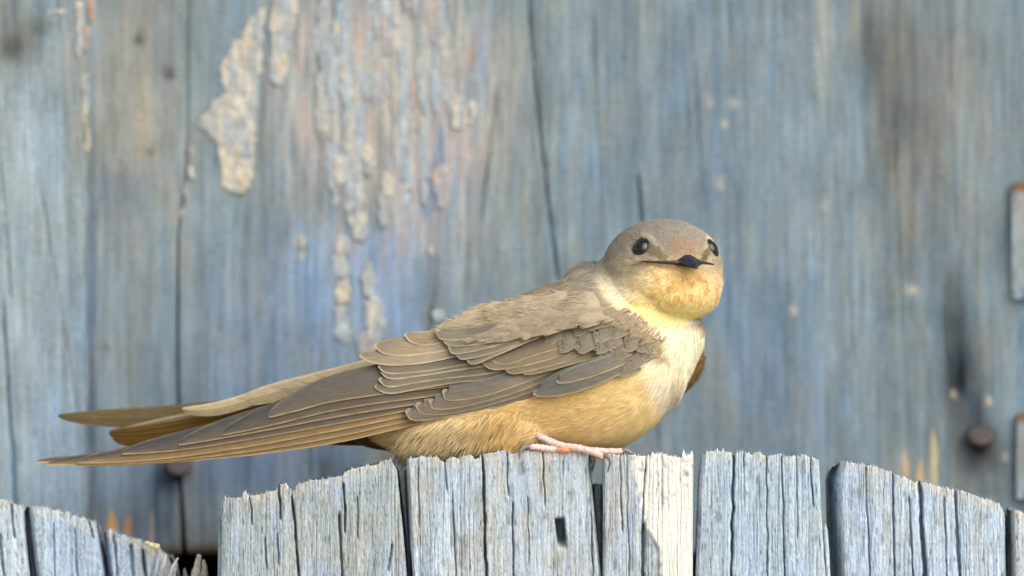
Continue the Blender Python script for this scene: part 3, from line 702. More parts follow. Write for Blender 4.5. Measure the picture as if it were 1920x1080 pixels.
def mixc(c, k, s):
    k = np.clip(k, 0, 1)[:, None]
    return c * (1 - k) + lin(s) * k
def head_mask(px, py, yd):
    g = ((px - 1246) / 118) ** 2 + ((py - 506) / 98) ** 2
    return 1 - smooth(0.92, 1.08, g)
def plum_colour(P):
    """plumage pattern of the bird: brown above, buff below, white breast, golden throat"""
    px, py, yd = to_px(P)
    tp = np.interp(px, xs, sec[:, 0]); bt = np.interp(px, xs, sec[:, 1])
    t = (py - tp) / np.maximum(bt - tp, 8)
    n1 = fbm(px / 24, py / 14, 5, 3) - .5
    n2 = fbm(px / 9, py / 9, 15, 3) - .5
    c = lin((164, 152, 129)) * np.ones((len(P), 3))                       # mantle
    c = mixc(c, smooth(0, .35, n1 + .1) * .5, (146, 136, 118))
    c = mixc(c, smooth(820, 560, px) * .7, (168, 153, 124))                # rump
    bel = smooth(0.44, 0.52, t + .06 * n1)
    c = mixc(c, bel, (214, 186, 124))                                      # buff flank and belly
    c = mixc(c, bel * smooth(.62, .95, t + .25 * n1) * .8, (226, 200, 150))
    c = mixc(c, bel * smooth(1080, 1230, px) * .75, (228, 207, 152))
    c = mixc(c, bel * smooth(980, 800, px) * .7, (220, 194, 144))
    c = mixc(c, smooth(900, 770, px) * smooth(.75, .95, t) * .4, (200, 180, 140))
    c = mixc(c, smooth(740, 690, px) * smooth(.5, .6, t) * .95, (70, 56, 36))  # shade under the tail, painted into the colour
    # white breast
    d, _t = seg_dist(px, py, (1270, 600), (1268, 705))
    br = (1 - smooth(16, 66, d + 30 * n2)) * smooth(.2, .35, t)
    c = mixc(c, br, (216, 206, 184))
    c = mixc(c, smooth(1296, 1312, px) * smooth(600, 620, py) * .5, (240, 226, 180))
    d, _t = seg_dist(px, py, (1238, 664), (1212, 720)); c = mixc(c, (1 - smooth(4, 20, d)) * .25, (214, 170, 94))
    c = mixc(c, (1 - smooth(30, 60, np.hypot(px - 1150, (py - 610) * 1.4))) * bel * .4, (210, 180, 130))
    sl = ((px - 1150) * 100 - (py - 556) * 95) / 138.0
    c = mixc(c, smooth(1170, 1225, px) * smooth(.3, .4, t) * (1 - smooth(670, 720, py)) * .85, (242, 230, 198))
    c = mixc(c, (1 - smooth(2, 16, sl)) * smooth(1130, 1160, px) * (1 - smooth(655, 675, py)) * smooth(540, 556, py) * .9, (150, 130, 100))
    # collar
    d, _t = seg_dist(px, py, (1118, 505), (1140, 572)); c = mixc(c, (1 - smooth(8, 26, d)) * .55, (150, 140, 124))
    # ---- head
    h = head_mask(px, py, yd)
    hc = lin((142, 134, 119)) * np.ones((len(P), 3))
    hc = mixc(hc, smooth(0, .3, n2 + .05) * .35, (126, 119, 105))
    hc = mixc(hc, smooth(455, 425, py) * .4, (142, 136, 124))
    low = smooth(462, 520, py + 22 * n1)
    hc = mixc(hc, low * .75, (190, 177, 148))
    hc = mixc(hc, smooth(492, 560, py + 30 * n1 - np.maximum(0, 1180 - px) * .1), (222, 204, 164))
    d = np.hypot((px - 1166) / 1.0, (py - 548) / 1.3); hc = mixc(hc, (1 - smooth(6, 34, d)) * .5, (220, 210, 184))
    d = np.hypot((px - 1276) / 1.25, (py - 548)); hc = mixc(hc, (1 - smooth(12, 84, d + 40 * n2)) * .75, (232, 198, 120))
    d, _t = seg_dist(px, py, (1200, 575), (1310, 588)); hc = mixc(hc, (1 - smooth(8, 34, d + 14 * n2)) * .75, (246, 218, 142))
    d = np.hypot((px - 1284) / 1.5, (py - 515)); hc = mixc(hc, (1 - smooth(8, 30, d)) * .5, (176, 136, 80))
    sp = smooth(.1, .22, fbm(px / 8, py / 11, 55, 2) - .5) * smooth(505, 525, py) * (1 - smooth(555, 575, py)) * smooth(1200, 1240, px)
    hc = mixc(hc, sp * .55, (176, 132, 76))
    d = np.hypot((px - 1286) / 1.5, (py - 470)); hc = mixc(hc, (1 - smooth(8, 26, d)) * .45, (160, 128, 90))
    d, _t = seg_dist(px, py, (1217, 444), (1252, 478)); hc = mixc(hc, (1 - smooth(2, 8, d + 8 * n2)) * .45, (196, 180, 148))
    d, _t = seg_dist(px, py, (1330, 448), (1322, 474)); hc = mixc(hc, (1 - smooth(3, 10, d)) * .7, (214, 190, 146))
    d, _t = seg_dist(px, py, (1212, 458), (1250, 483)); hc = mixc(hc, (1 - smooth(3, 13, d + 10 * n2)) * .6, (78, 68, 52))
    d, _t = seg_dist(px, py, (1326, 470), (1316, 484)); hc = mixc(hc, (1 - smooth(3, 9, d)) * .8, (80, 66, 48))
    d, _t = seg_dist(px, py, (1204, 492), (1270, 500)); hc = mixc(hc, (1 - smooth(1, 7, d)) * .7, (120, 88, 52))
    d = np.hypot(px - 1197, py - 461); hc = mixc(hc, (1 - smooth(13, 24, d)) * .3, (120, 108, 90))
    hk = h[:, None]
    return np.clip((c * (1 - hk) + hc * hk) * 1.13, .004, .92)

ca = bm_.color_attributes.new('Col', 'FLOAT_COLOR', 'POINT')
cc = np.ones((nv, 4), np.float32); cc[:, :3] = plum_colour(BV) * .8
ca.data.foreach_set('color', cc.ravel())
bm_.name = 'body'
body = link('body', bm_, bird, M_BODY)
bpy.context.view_layer.update()

def hit_y(px, py, tree=None):
    o = W(px, py, -600); d = W(px, py, 600) - o
    loc, nr_, ix, dist = (tree or bvh).ray_cast(Vector(o), Vector(d).normalized())
    return None if loc is None else loc[1] / S

# ---- strands (the fine barbs of the body feathers)
def strands(roots, normals, dirs, length, width, colours, lift, droop=0.0, roll=0.5, name='plumage', parent=None):
    N = len(roots)
    dirs = dirs - normals * (dirs * normals).sum(1)[:, None]
    dirs /= np.linalg.norm(dirs, axis=1)[:, None] + 1e-9
    side = np.cross(dirs, normals)
    side = side + normals * (rng.random((N, 1)) - .5) * roll
    side /= np.linalg.norm(side, axis=1)[:, None]
    L = (length * S)[:, None]; w = (width * S * .5)[:, None]
    li = np.asarray(lift)[:, None] if np.ndim(lift) else lift
    dr = np.array([0, 0, -1.0])
    base = roots - normals * 3 * S
    mid = roots + dirs * L * .45 + normals * L * li * .8 + dr * L * droop * .2
    tip = roots + dirs * L + normals * L * li * .9 + dr * L * droop
    V = np.stack([base - side * w, base + side * w, mid - side * w * .9, mid + side * w * .9, tip], 1).reshape(-1, 3)
    i = np.arange(N) * 5
    F = [np.stack([i, i + 1, i + 3, i + 2], -1), np.stack([i + 2, i + 3, i + 4], -1)]
    C = np.repeat(colours, 5, 0)
    me = mesh_from(name, V, F, C)
    return link(name, me, parent, M_PLUME, 'stuff')

def sample_surface(N):
    a, b, c = BV[TR[:, 0]], BV[TR[:, 1]], BV[TR[:, 2]]
    ar = np.linalg.norm(np.cross(b - a, c - a), axis=1)
    cen = (a + b + c) / 3; px, py, yd = to_px(cen)
    fn = np.cross(b - a, c - a); fn /= np.linalg.norm(fn, axis=1)[:, None] + 1e-12
    wgt = ar * np.where(fn[:, 1] > 0.35, 0.25, 1.0) * (1 + 1.6 * head_mask(px, py, yd))
    t = rng.choice(len(TR), N, p=wgt / wgt.sum())
    u, v = rng.random(N), rng.random(N); s = u + v > 1; u[s], v[s] = 1 - u[s], 1 - v[s]
    w = 1 - u - v
    P = a[t] * w[:, None] + b[t] * u[:, None] + c[t] * v[:, None]
    Nn = BN[TR[t, 0]] * w[:, None] + BN[TR[t, 1]] * u[:, None] + BN[TR[t, 2]] * v[:, None]
    Nn /= np.linalg.norm(Nn, axis=1)[:, None]
    return P, Nn

EYES = []
def head_point(theta_deg, py):
    h = (500 - py) / 88.0
    s = math.sqrt(max(0, 1 - h * h)); t = math.radians(theta_deg)
    p = W(1243 + 112 * s * math.sin(t), py, -45 - 106 * s * math.cos(t))
    loc, nr_, ix, dist = bvh.find_nearest(Vector(p))
    return np.array(loc), np.array(nr_)
EYE_P = [head_point(-24.5, 461), head_point(70, 463)]
BILL_P = head_point(23, 489)

N = 260000
P, Nn = sample_surface(N)
px, py, yd = to_px(P)
h = head_mask(px, py, yd)
tp = np.interp(px, xs, sec[:, 0]); bt = np.interp(px, xs, sec[:, 1]); tt = (py - tp) / np.maximum(bt - tp, 8)
flow = np.tile(np.array([-0.93, 0.05, -0.30]), (N, 1))
flow[:, 2] -= smooth(.75, 1.0, tt) * .25 + smooth(900, 770, px) * smooth(.6, .9, tt) * .55
flow[:, 2] += smooth(.4, .1, tt) * -.05
fb = smooth(1200, 1280, px) * (1 - h); flow[:, 2] -= fb * 1.1; flow[:, 0] += fb * .35
hd_ = P - BILL_P[0]; hd_ = hd_ / (np.linalg.norm(hd_, axis=1)[:, None] + 1e-9) + np.array([-.12, .25, 0])
flow = flow * (1 - h[:, None]) + hd_ * h[:, None]
ang = (fbm(px / 16, py / 12, 201, 2) - .5) * 1.3 * (0.26 + .5 * h) + (rng.random(N) - .5) * .3
pert = np.cross(Nn, flow); flow = flow + pert * ang[:, None]
length = 22 + 10 * rng.random(N)
length = length + smooth(.6, .9, tt) * 12 * (1 - h) + smooth(880, 780, px) * smooth(.7, .9, tt) * 14
dist_b = np.linalg.norm(P - BILL_P[0], axis=1) / S
hl = 6 + 12 * smooth(20, 110, dist_b) + 5 * rng.random(N)
length = length * (1 - h) + hl * h
length = length * np.where((px > 1290) & (h < .5), .7, 1)
width = (1.15 + .6 * rng.random(N)) * (1 - .2 * h)
colr = plum_colour(P) * (0.84 - .14 * h + (.32 + .28 * h) * rng.random(N))[:, None] * (0.96 + .10 * fbm(px / 10, py / 7, 211, 2))[:, None]
lift = 0.09 + .08 * rng.random(N) + .05 * smooth(0.5, .9, fbm(px / 14, py / 14, 221, 2))
lift = lift + smooth(900, 780, px) * smooth(.7, .95, tt) * .15
keep = np.ones(N, bool)
for (ep, en) in EYE_P: keep &= np.linalg.norm(P - ep, axis=1) > 17 * S
keep &= dist_b > 20
keep &= ~((poly_sd(WPOLY, px, py) > 10) & (Nn[:, 1] < 0.1))
keep &= ~((px < 700) & (tt > .45))
strands(P[keep], Nn[keep], flow[keep], length[keep], width[keep], np.clip(colr[keep], .004, .92), lift[keep], 0.0, .5, 'plumage', body)

# long ragged vent and belly feathers that hang on the wood
nvn = 4200
vx = rng.uniform(757, 985, nvn); vb = np.interp(vx, xs, sec[:, 1])
vy = vb - rng.random(nvn) ** 2.0 * 90
rt = []; keepv = []
for i in range(nvn):
    y = hit_y(vx[i], vy[i])
    keepv.append(y is not None); rt.append(W(vx[i], vy[i], y if y is not None else 0))
rt = np.array(rt)[keepv]; vx = vx[keepv]; vy = vy[keepv]
k = len(rt)
fl = np.stack([-0.75 - .2 * rng.random(k) + .25 * smooth(820, 960, vx), -.12 * np.ones(k), -.55 - .35 * rng.random(k)], -1)
fl[:, 0] += (fbm(vx / 14, vy / 14, 41, 2) - .5) * 1.0
c = mixc(np.tile(lin((222, 198, 150)), (k, 1)), rng.random(k) * .7, (242, 222, 176)); c = mixc(c, smooth(860, 960, vx) * .6, (224, 180, 100))
strands(rt, np.tile(np.array([0, -1., -.2]) / 1.02, (k, 1)), fl, 26 + 16 * rng.random(k), 2.2 + rng.random(k), c * (.72 + .42 * rng.random((k, 1))), .12, .12, .6, 'vent_fluff', body)

# down over the top of the leg
k = 220
tx = rng.uniform(955, 1012, k); ty = 786 + (tx - 955) * .22 + rng.uniform(-10, 6, k)
tr = np.array([W(a_, b_, (hit_y(a_, b_) or -100) - 5 * rng.random()) for a_, b_ in zip(tx, ty)])
strands(tr, np.tile(np.array([0, -1., -.1]), (k, 1)), np.stack([-.75 + .2 * rng.random(k), -.25 * np.ones(k), -.5 - .3 * rng.random(k)], -1), 16 + 12 * rng.random(k), 1.4 + .8 * rng.random(k), plum_colour(tr) * (.8 + .4 * rng.random((k, 1))), .1, .05, .5, 'thigh_fluff', body)

# ---- wing surface: depth of the folded near wing over the body
gx = np.arange(40, 1300, 12.); gy = np.arange(540, 900, 12.)
GX, GY = np.meshgrid(gx, gy)
cl = interp([(68, 870), (400, 815), (700, 745), (1000, 690), (1235, 645)], GX)
ana = interp([(68, -20), (200, -48), (400, -88), (600, -122), (800, -145), (1000, -152), (1150, -150), (1240, -120)], GX)
tq = GY - cl
ana = ana + np.where(tq < 0, (tq / 170.) ** 2 * 110, (tq / 120.) ** 2 * 20)
YG = ana.copy()
for i in range(GX.shape[0]):
    for j in range(GX.shape[1]):
        if GX[i, j] > 700:
            y = hit_y(GX[i, j], GY[i, j], bvh0)
            if y is not None:
                f = float(smooth(700, 860, GX[i, j])); YG[i, j] = ana[i, j] * (1 - f) + min(y, ana[i, j] + 60) * f
for _ in range(4):
    p_ = np.pad(YG, 1, mode='edge'); YG = (p_[1:-1, 1:-1] * 2 + p_[:-2, 1:-1] + p_[2:, 1:-1] + p_[1:-1, :-2] + p_[1:-1, 2:]) / 6
def yw(px, py):
    fx = np.clip((np.asarray(px) - gx[0]) / 12., 0, len(gx) - 1.001); fy = np.clip((np.asarray(py) - gy[0]) / 12., 0, len(gy) - 1.001)
    i, j = fy.astype(int), fx.astype(int); a, b = fy - i, fx - j
    return (YG[i, j] * (1 - b) + YG[i, j + 1] * b) * (1 - a) + (YG[i + 1, j] * (1 - b) + YG[i + 1, j + 1] * b) * a

WING_OFF = -14
def feather(parent, name, edge, width, layer, c_in, c_low, c_fr, tip=.12, tip_a=.3, fringe=2.4, surf=None, tilt=4.0, camber=3.0, basew=.7, power=2.0, nl=34, lgap=1.4, jit=True, sink=12.0, down=False, fr_k=.46):
    """edge: lower edge of the vane from base to tip (photo pixels); width: vane width above that edge"""
    E = spline(edge, nl * 3)
    ll = np.concatenate([[0], np.cumsum(np.hypot(*np.diff(E, axis=0).T))]); T_ = ll / ll[-1]
    tgrid = 1 - (1 - np.linspace(0, 1, nl)) ** 1.7
    ex = np.interp(tgrid, T_, E[:, 0]); ey = np.interp(tgrid, T_, E[:, 1])
    dx, dy = np.gradient(ex, tgrid), np.gradient(ey, tgrid); m = np.hypot(dx, dy) + 1e-9
    nx, ny = -dy / m, dx / m
    flip = np.where((ny > 0) != down, -1.0, 1.0); nx, ny = nx * flip, ny * flip           # towards the upper side
    wprof = basew + (1 - basew) * smooth(0, .45, tgrid)
    q = np.clip((tgrid - (1 - tip)) / tip, 0, 1)
    rnd = np.sqrt(np.maximum(0, 1 - q ** power))
    wid = width * wprof
    lo = wid * tip_a * (1 - rnd); hi = wid * (tip_a + (1 - tip_a) * rnd)
    hi = np.maximum(hi, lo + .05)
    vs = np.array([0, .015, .05, .10, .2, .32, .46, .5, .54, .7, .85, .95, 1.0])
    wv = lo[:, None] + (hi - lo)[:, None] * vs[None]
    PX = ex[:, None] + nx[:, None] * wv; PY = ey[:, None] + ny[:, None] * wv
    sf = surf if surf is not None else (lambda a, b: yw(a, b) - WING_OFF)
    Y = sf(PX, PY) - layer * lgap
    Y = Y - camber * np.sin(np.pi * vs)[None] * rnd[:, None] - tilt * (1 - vs)[None] * smooth(0, .5, tgrid)[:, None]
    Y = Y + sink * (1 - smooth(0, .45, tgrid))[:, None]
    Y[:, 7] -= .5                                                              # the shaft stands a little proud
    V = W(PX, PY, Y).reshape(-1, 3)
    dl = wv - lo[:, None]; dtip = (1 - tgrid)[:, None] * ll[-1]
    sd = random.randint(0, 9999)
    fr = np.maximum(1 - smooth(fringe * .5, fringe * 1.6, dl), 1 - smooth(fringe * .6, fringe * 2.2, dtip + 0 * dl))
    fr = np.maximum(fr, .5 * (1 - smooth(1, fringe, hi[:, None] - wv)))
    fr = fr * fr_k * (.55 + .75 * vnoise(PX / 16, PY / 5, sd + 3))
    C = np.ones(PX.shape + (3,)) * lin(c_in)
    k = (1 - smooth(.25, .75, vs))[None, :, None] * np.ones(PX.shape)[..., None] * .8
    C = C * (1 - k) + lin(c_low) * k
    C = C * (1 - fr[..., None]) + lin(c_fr) * fr[..., None]
    C = C * (0.9 + .2 * fbm(PX / 30, PY / 9, sd, 2))[..., None]
    C = C * np.array([1.10, 1.14, 1.17])
    if jit: C = C * random.uniform(.93, 1.07)
    ulen = (tgrid * ll[-1] * .1)[:, None] + 0 * wv
    uv = np.stack([ulen, wv * .1 + sd % 13], -1).reshape(-1, 2)
    nr, nc = PX.shape
    # a real thin vane: front and back skin
    Vb = V.copy(); Vb[:, 1] += .9 * S
    F = [grid_faces(nr, nc), grid_faces(nr, nc, nr * nc)[:, ::-1]]
    idx = np.arange(nr * nc).reshape(nr, nc)
    loop = np.concatenate([idx[0, :], idx[1:, -1], idx[-1, -2::-1], idx[-2:0:-1, 0]]); nx_ = np.roll(loop, -1)
    F.append(np.stack([nx_, loop, loop + nr * nc, nx_ + nr * nc], -1))
    global LAST
    LAST = (PX, PY, Y, C, ex, ey)
    me = mesh_from(name, np.concatenate([V, Vb]), F, np.concatenate([C.reshape(-1, 3)] * 2), np.concatenate([uv, uv]))
    return link(name, me, parent, M_FEATHER)

BARBS = []
def add_barbs(n, ln, wd, t0=.25, gain=1.0):
    PX, PY, Y, C, ex, ey = LAST
    nr, nc = PX.shape
    i = (t0 * nr + rng.random(n) ** .8 * (1 - t0) * nr).astype(int).clip(1, nr - 2); j = rng.integers(0, nc, n)
    x, y = PX[i, j], PY[i, j]
    dx = PX[-1, 0] - PX[i // 2, j]; dy = PY[-1, 0] - PY[i // 2, j]; m = np.hypot(dx, dy) + 1e-6
    dx, dy = dx / m, dy / m
    sgn = (j / (nc - 1) - .5) * 2                       # barbs splay out from the shaft
    dx, dy = dx + .45 * sgn * dy * 0, dy - .42 * sgn
    d = np.stack([dx, -.05 * np.ones(n), -dy], -1); d[:, 2] += rng.normal(0, .12, n)
    BARBS.append((W(x, y, Y[i, j] - .6), d, ln * (.6 + .7 * rng.random(n)), wd * (.7 + .6 * rng.random(n)), C[i, j] * gain * (.84 + .34 * rng.random((n, 1)))))
def flush_barbs(name, parent):
    R = np.concatenate([b[0] for b in BARBS]); k = len(R)
    strands(R, np.tile(np.array([.0, -1., .05]), (k, 1)), np.concatenate([b[1] for b in BARBS]), np.concatenate([b[2] for b in BARBS]), np.concatenate([b[3] for b in BARBS]), np.concatenate([b[4] for b in BARBS]), .05, 0, .35, name, parent)
    BARBS.clear()

# ---- near wing
up = lambda x: interp([(700, 690), (800, 640), (900, 622), (1050, 606), (1150, 596), (1215, 610), (1240, 640)], x)
dn = lambda x: interp([(700, 742), (800, 745), (950, 735), (1050, 715), (1150, 690), (1215, 668), (1240, 655)], x)
bx_ = np.linspace(700, 1238, 50); bu = np.linspace(0, 1, 16)
PX = np.repeat(bx_[None], 16, 0); PY = up(PX) * (1 - bu[:, None]) + dn(PX) * bu[:, None]
Yf = yw(PX, PY) + 18
v1 = W(PX, PY, Yf).reshape(-1, 3); v2 = W(PX, PY, Yf + 26).reshape(-1, 3)
idx = np.arange(800).reshape(16, 50); loop = np.concatenate([idx[0, :], idx[1:, -1], idx[-1, -2::-1], idx[-2:0:-1, 0]]); nx_ = np.roll(loop, -1)
wing = link('wing', mesh_from('wing', np.concatenate([v1, v2]), [grid_faces(16, 50), grid_faces(16, 50, 800)[:, ::-1], np.stack([nx_, loop, loop + 800, nx_ + 800], -1)], np.tile(lin((120, 104, 80)), (1600, 1))), bird, M_BODY)
bpy.context.view_layer.update()

FI, FL, FF = (104, 98, 89), (124, 114, 98), (196, 178, 146)          # inner vane, lower vane, fringe
PI_, PL_, PF = (70, 70, 68), (136, 114, 80), (196, 164, 116)        # primaries
prim = [  # lower edge base -> tip, width
    ([(1010, 748), (800, 792), (640, 829), (480, 853), (320, 868), (180, 876), (68, 870)], 38, .5),
    ([(1010, 744), (800, 783), (640, 818), (480, 846), (330, 864), (200, 874), (84, 876)], 42, .45),
    ([(1010, 740), (800, 774), (640, 806), (480, 836), (330, 859), (230, 869), (144, 873)], 46, .42),
    ([(1010, 735), (800, 765), (640, 794), (480, 823), (340, 846), (229, 857)], 50, .40),
    ([(1010, 728), (800, 756), (640, 781), (480, 812), (336, 840)], 52, .40),
    ([(1010, 720), (800, 745), (640, 768), (520, 797), (417, 822)], 54, .42),
    ([(1010, 708), (800, 730), (640, 752), (560, 773), (505, 789)], 60, .5),
]
for i, (e, w, tip) in enumerate(prim):
    feather(wing, 'primary_feather', e, w, i * 2.0, PI_ if i < 6 else (92, 86, 78), PL_ if i < 3 else (98, 90, 77), PF, tip=tip, tip_a=.10, fringe=2.2, power=1.7, nl=60, camber=1.5, tilt=5, fr_k=.5)
feather(wing, 'primary_feather', [(900, 690), (780, 706), (700, 718), (667, 722)], 30, 9.5, (86, 92, 92), (92, 94, 90), (170, 160, 140), tip=.3, tip_a=.1, fringe=1.6)
# primary coverts
for i, (e, w) in enumerate([([(1060, 724), (960, 757), (830, 784), (775, 790), (755, 783)], 34), ([(1060, 712), (960, 748), (860, 774), (795, 778), (774, 770)], 32), ([(1060, 700), (960, 739), (870, 763), (815, 769), (799, 763)], 32), ([(1060, 690), (960, 727), (900, 745), (840, 752), (823, 743)], 32)]):
    feather(wing, 'primary_covert', e, w, 10.5 + 1.3 * i, FI, FL, FF, tip=.12, tip_a=.4, fringe=2.2)
# secondaries and tertials
for i, (e, w) in enumerate([([(1000, 694), (907, 713), (857, 718), (790, 729), (735, 739), (701, 736)], 26), ([(1000, 688), (900, 704), (860, 708), (790, 717), (730, 727), (707, 722)], 26), ([(1000, 680), (880, 692), (800, 704), (735, 712), (711, 707)], 24), ([(1000, 670), (880, 684), (800, 697), (730, 702), (706, 697)], 26),
                            ([(980, 650), (860, 669), (790, 682), (720, 686), (672, 681)], 34), ([(960, 640), (840, 658), (770, 667), (720, 668), (697, 661)], 36), ([(940, 615), (840, 641), (800, 648), (770, 645), (753, 637)], 28)]):
    feather(wing, 'secondary_feather' if i < 4 else 'tertial_feather', e, w, 14.5 + 1.3 * i, (90, 84, 73) if i < 4 else (130, 117, 95), (108, 99, 84) if i < 4 else (138, 124, 100), (208, 190, 156), tip=.13 if i < 4 else .26, tip_a=.45, fringe=2.2)
# greater coverts
for i, (e, w) in enumerate([([(1040, 628), (1000, 638), (930, 668), (890, 684), (873, 681)], 14), ([(1040, 622), (1000, 636), (920, 664), (868, 675), (850, 669)], 20), ([(1040, 616), (1000, 628), (920, 652), (855, 665), (835, 656)], 22), ([(1030, 606), (960, 632), (900, 646), (845, 650), (826, 643)], 22), ([(1000, 604), (930, 628), (880, 637), (830, 638), (812, 628)], 24)]):
    feather(wing, 'greater_covert', e, w, 26.5 + 1.2 * i, (112, 103, 87), (130, 118, 97), (200, 182, 148), tip=.14, tip_a=.45, fringe=2.2)
for i, (e, w) in enumerate([([(1150, 664), (1080, 682), (1020, 698), (985, 704), (972, 700)], 24), ([(1150, 656), (1090, 672), (1020, 690), (965, 702), (940, 696)], 26), ([(1140, 645), (1080, 660), (1000, 683), (930, 694), (896, 685)], 34), ([(1120, 630), (1060, 650), (1000, 668), (950, 684), (915, 680)], 32)]):
    feather(wing, 'greater_covert', e, w, 17 + 1.3 * i, (106, 97, 83), (130, 116, 94), (198, 176, 138), tip=.14, tip_a=.4, fringe=2.2)
# alula
feather(wing, 'alula_feather', [(1225, 672), (1180, 694), (1120, 722), (1060, 741), (1015, 746), (998, 742)], 50, 24, (92, 92, 87), (112, 108, 98), (204, 180, 136), tip=.40, tip_a=.06, fringe=2.2)
feather(wing, 'alula_feather', [(1205, 668), (1170, 684), (1120, 704), (1070, 718), (1048, 722), (1041, 719)], 30, 26, (98, 95, 88), (118, 111, 97), (200, 182, 148), tip=.35, tip_a=.15, fringe=2.2)
# lesser and median coverts: rounded overlapping scales, tip position + size
sc = [(1120, 678, 66, 26), (1152, 698, 62, 24), (1176, 686, 56, 24), (1200, 670, 40, 22), (1018, 636, 62, 26), (1041, 648, 66, 34), (1073, 650, 64, 34), (1109, 650, 62, 34), (1140, 668, 62, 26), (1127, 648, 62, 28), (1070, 622, 66, 26), (1164, 648, 62, 30), (1110, 632, 62, 26), (1190, 652, 48, 26), (1207, 656, 26, 20), (1090, 612, 64, 24), (1140, 626, 60, 26), (1176, 630, 56, 28), (1208, 640, 26, 28), (1120, 606, 60, 22), (1156, 612, 44, 24), (1186, 618, 32, 22)]
for i, (x, y, ln, w) in enumerate(sc):
    a = math.radians(random.uniform(14, 27)); ca_, sa_ = math.cos(a), math.sin(a)
    ln *= 1.15; w *= random.uniform(1.0, 1.2)
    bx, by = x + ln * ca_, y + w * .35 - ln * sa_
    e = [(bx, by), (x + ln * .55 * ca_, y + w * .42 - ln * .55 * sa_ + 2), (x + ln * .2 * ca_, y + w * .42 - 1), (x, y)]
    feather(wing, 'lesser_covert', e, w, 22.5 + .2 * i, (114, 106, 93), (126, 116, 99), (166, 153, 129), tip=.5, tip_a=.42, fringe=1.8, nl=26, camber=1.2, tilt=1.0, sink=10 + 34 * float(smooth(1080, 1200, x)), basew=.5, power=2.3, fr_k=.55)
    add_barbs(110, 6.5, 1.0, .45)
# soft scapular feathers draped over the wing from the back
for i, (x, y, ln, w) in enumerate([(830, 636, 120, 34), (880, 632, 120, 34), (940, 634, 120, 34), (1000, 626, 110, 34), (870, 618, 120, 36), (930, 610, 120, 40), (990, 602, 120, 40), (1050, 610, 100, 34), (1060, 592, 90, 36)]):
    a = math.radians(20); ca_, sa_ = math.cos(a), math.sin(a)
    e = [(x + ln * ca_, y - ln * sa_), (x + ln * .55 * ca_, y + 6 - ln * .55 * sa_), (x + ln * .2 * ca_, y + 2 - ln * .15 * sa_), (x, y)]
    feather(wing, 'scapular_feather', e, w, 22 + .3 * i, (164, 148, 122), (166, 150, 122), (170, 154, 126), tip=.4, tip_a=.5, fringe=2, nl=22, camber=1.2, tilt=.8, sink=30, basew=.5, fr_k=.2)
    add_barbs(260, 20, 1.5, .1)

flush_barbs('covert_barbs', wing)
# loose barbs over the scapulars and small coverts soften their outline
def patch_strands(poly, N, depth, cfun, ln, wd, dirv, nm, lift=.1, jitter=.5):
    p = np.asarray(poly, float)
    x = rng.uniform(p[:, 0].min(), p[:, 0].max(), N * 3); y = rng.uniform(p[:, 1].min(), p[:, 1].max(), N * 3)
    m = inside(p, x + 22 * (fbm(x / 16, y / 16, 71, 3) - .5), y + 22 * (fbm(x / 14, y / 14, 72, 3) - .5)); x, y = x[m][:N], y[m][:N]; k = len(x)
    yy = yw(x, y) - WING_OFF - (depth(x, y) if callable(depth) else depth)
    R = W(x, y, yy)
    e = 4.0
    gxv = (yw(x + e, y) - yw(x - e, y)) / (2 * e); gyv = (yw(x, y + e) - yw(x, y - e)) / (2 * e)
    nn = np.stack([gxv, -np.ones(k), -gyv], -1); nn /= np.linalg.norm(nn, axis=1)[:, None]
    d = np.tile(np.array(dirv, float), (k, 1)); a = (fbm(x / 18, y / 12, 301, 2) - .5) * jitter * 2 + (rng.random(k) - .5) * .3
    d[:, 2] += a * .6
    c = cfun(x, y) * (.82 + .36 * rng.random((k, 1)))
    return strands(R, nn, d, ln * (.7 + .6 * rng.random(k)), wd * (.8 + .5 * rng.random(k)), np.clip(c, .004, .9), lift, 0, .5, nm, wing)
SCAP = [(1200, 606), (1178, 588), (1140, 568), (1092, 545), (980, 568), (880, 600), (800, 632), (830, 634), (900, 632), (960, 634), (1020, 624), (1060, 612), (1110, 606), (1170, 590)]
def cs(x, y):
    k = smooth(.35, .7, fbm(x / 22, y / 10, 31, 3))[:, None]
    return 1.0 * (lin((166, 152, 128)) * (1 - k * .6) + lin((138, 125, 103)) * k * .6)
patch_strands(SCAP, 17000, lambda x, y: 6 + 42 * smooth(0, 48, y - interp([(800, 616), (880, 590), (980, 558), (1092, 535), (1140, 556), (1200, 580)], x)), cs, 26, 1.9, (-.93, 0, -.34), 'scapular_barbs', .08)
# pale collar of breast down folding over the bend of the wing
EDG = [(1146, 572), (1182, 586), (1215, 598), (1247, 628), (1258, 662), (1238, 696), (1216, 694), (1228, 660), (1212, 630), (1180, 608), (1140, 586)]
patch_strands(EDG, 2600, lambda x, y: 36 - 30 * smooth(630, 672, y), lambda x, y: mixc(np.tile(lin((152, 137, 112)), (len(x), 1)), np.maximum(smooth(10, 30, ((x - 1150) * 100 - (y - 556) * 95) / 138.0 + 8 * rng.normal(size=len(x))), smooth(628, 655, y)), (236, 220, 182)), 20, 1.6, (-.75, 0, -.6), 'edge_down', .14)

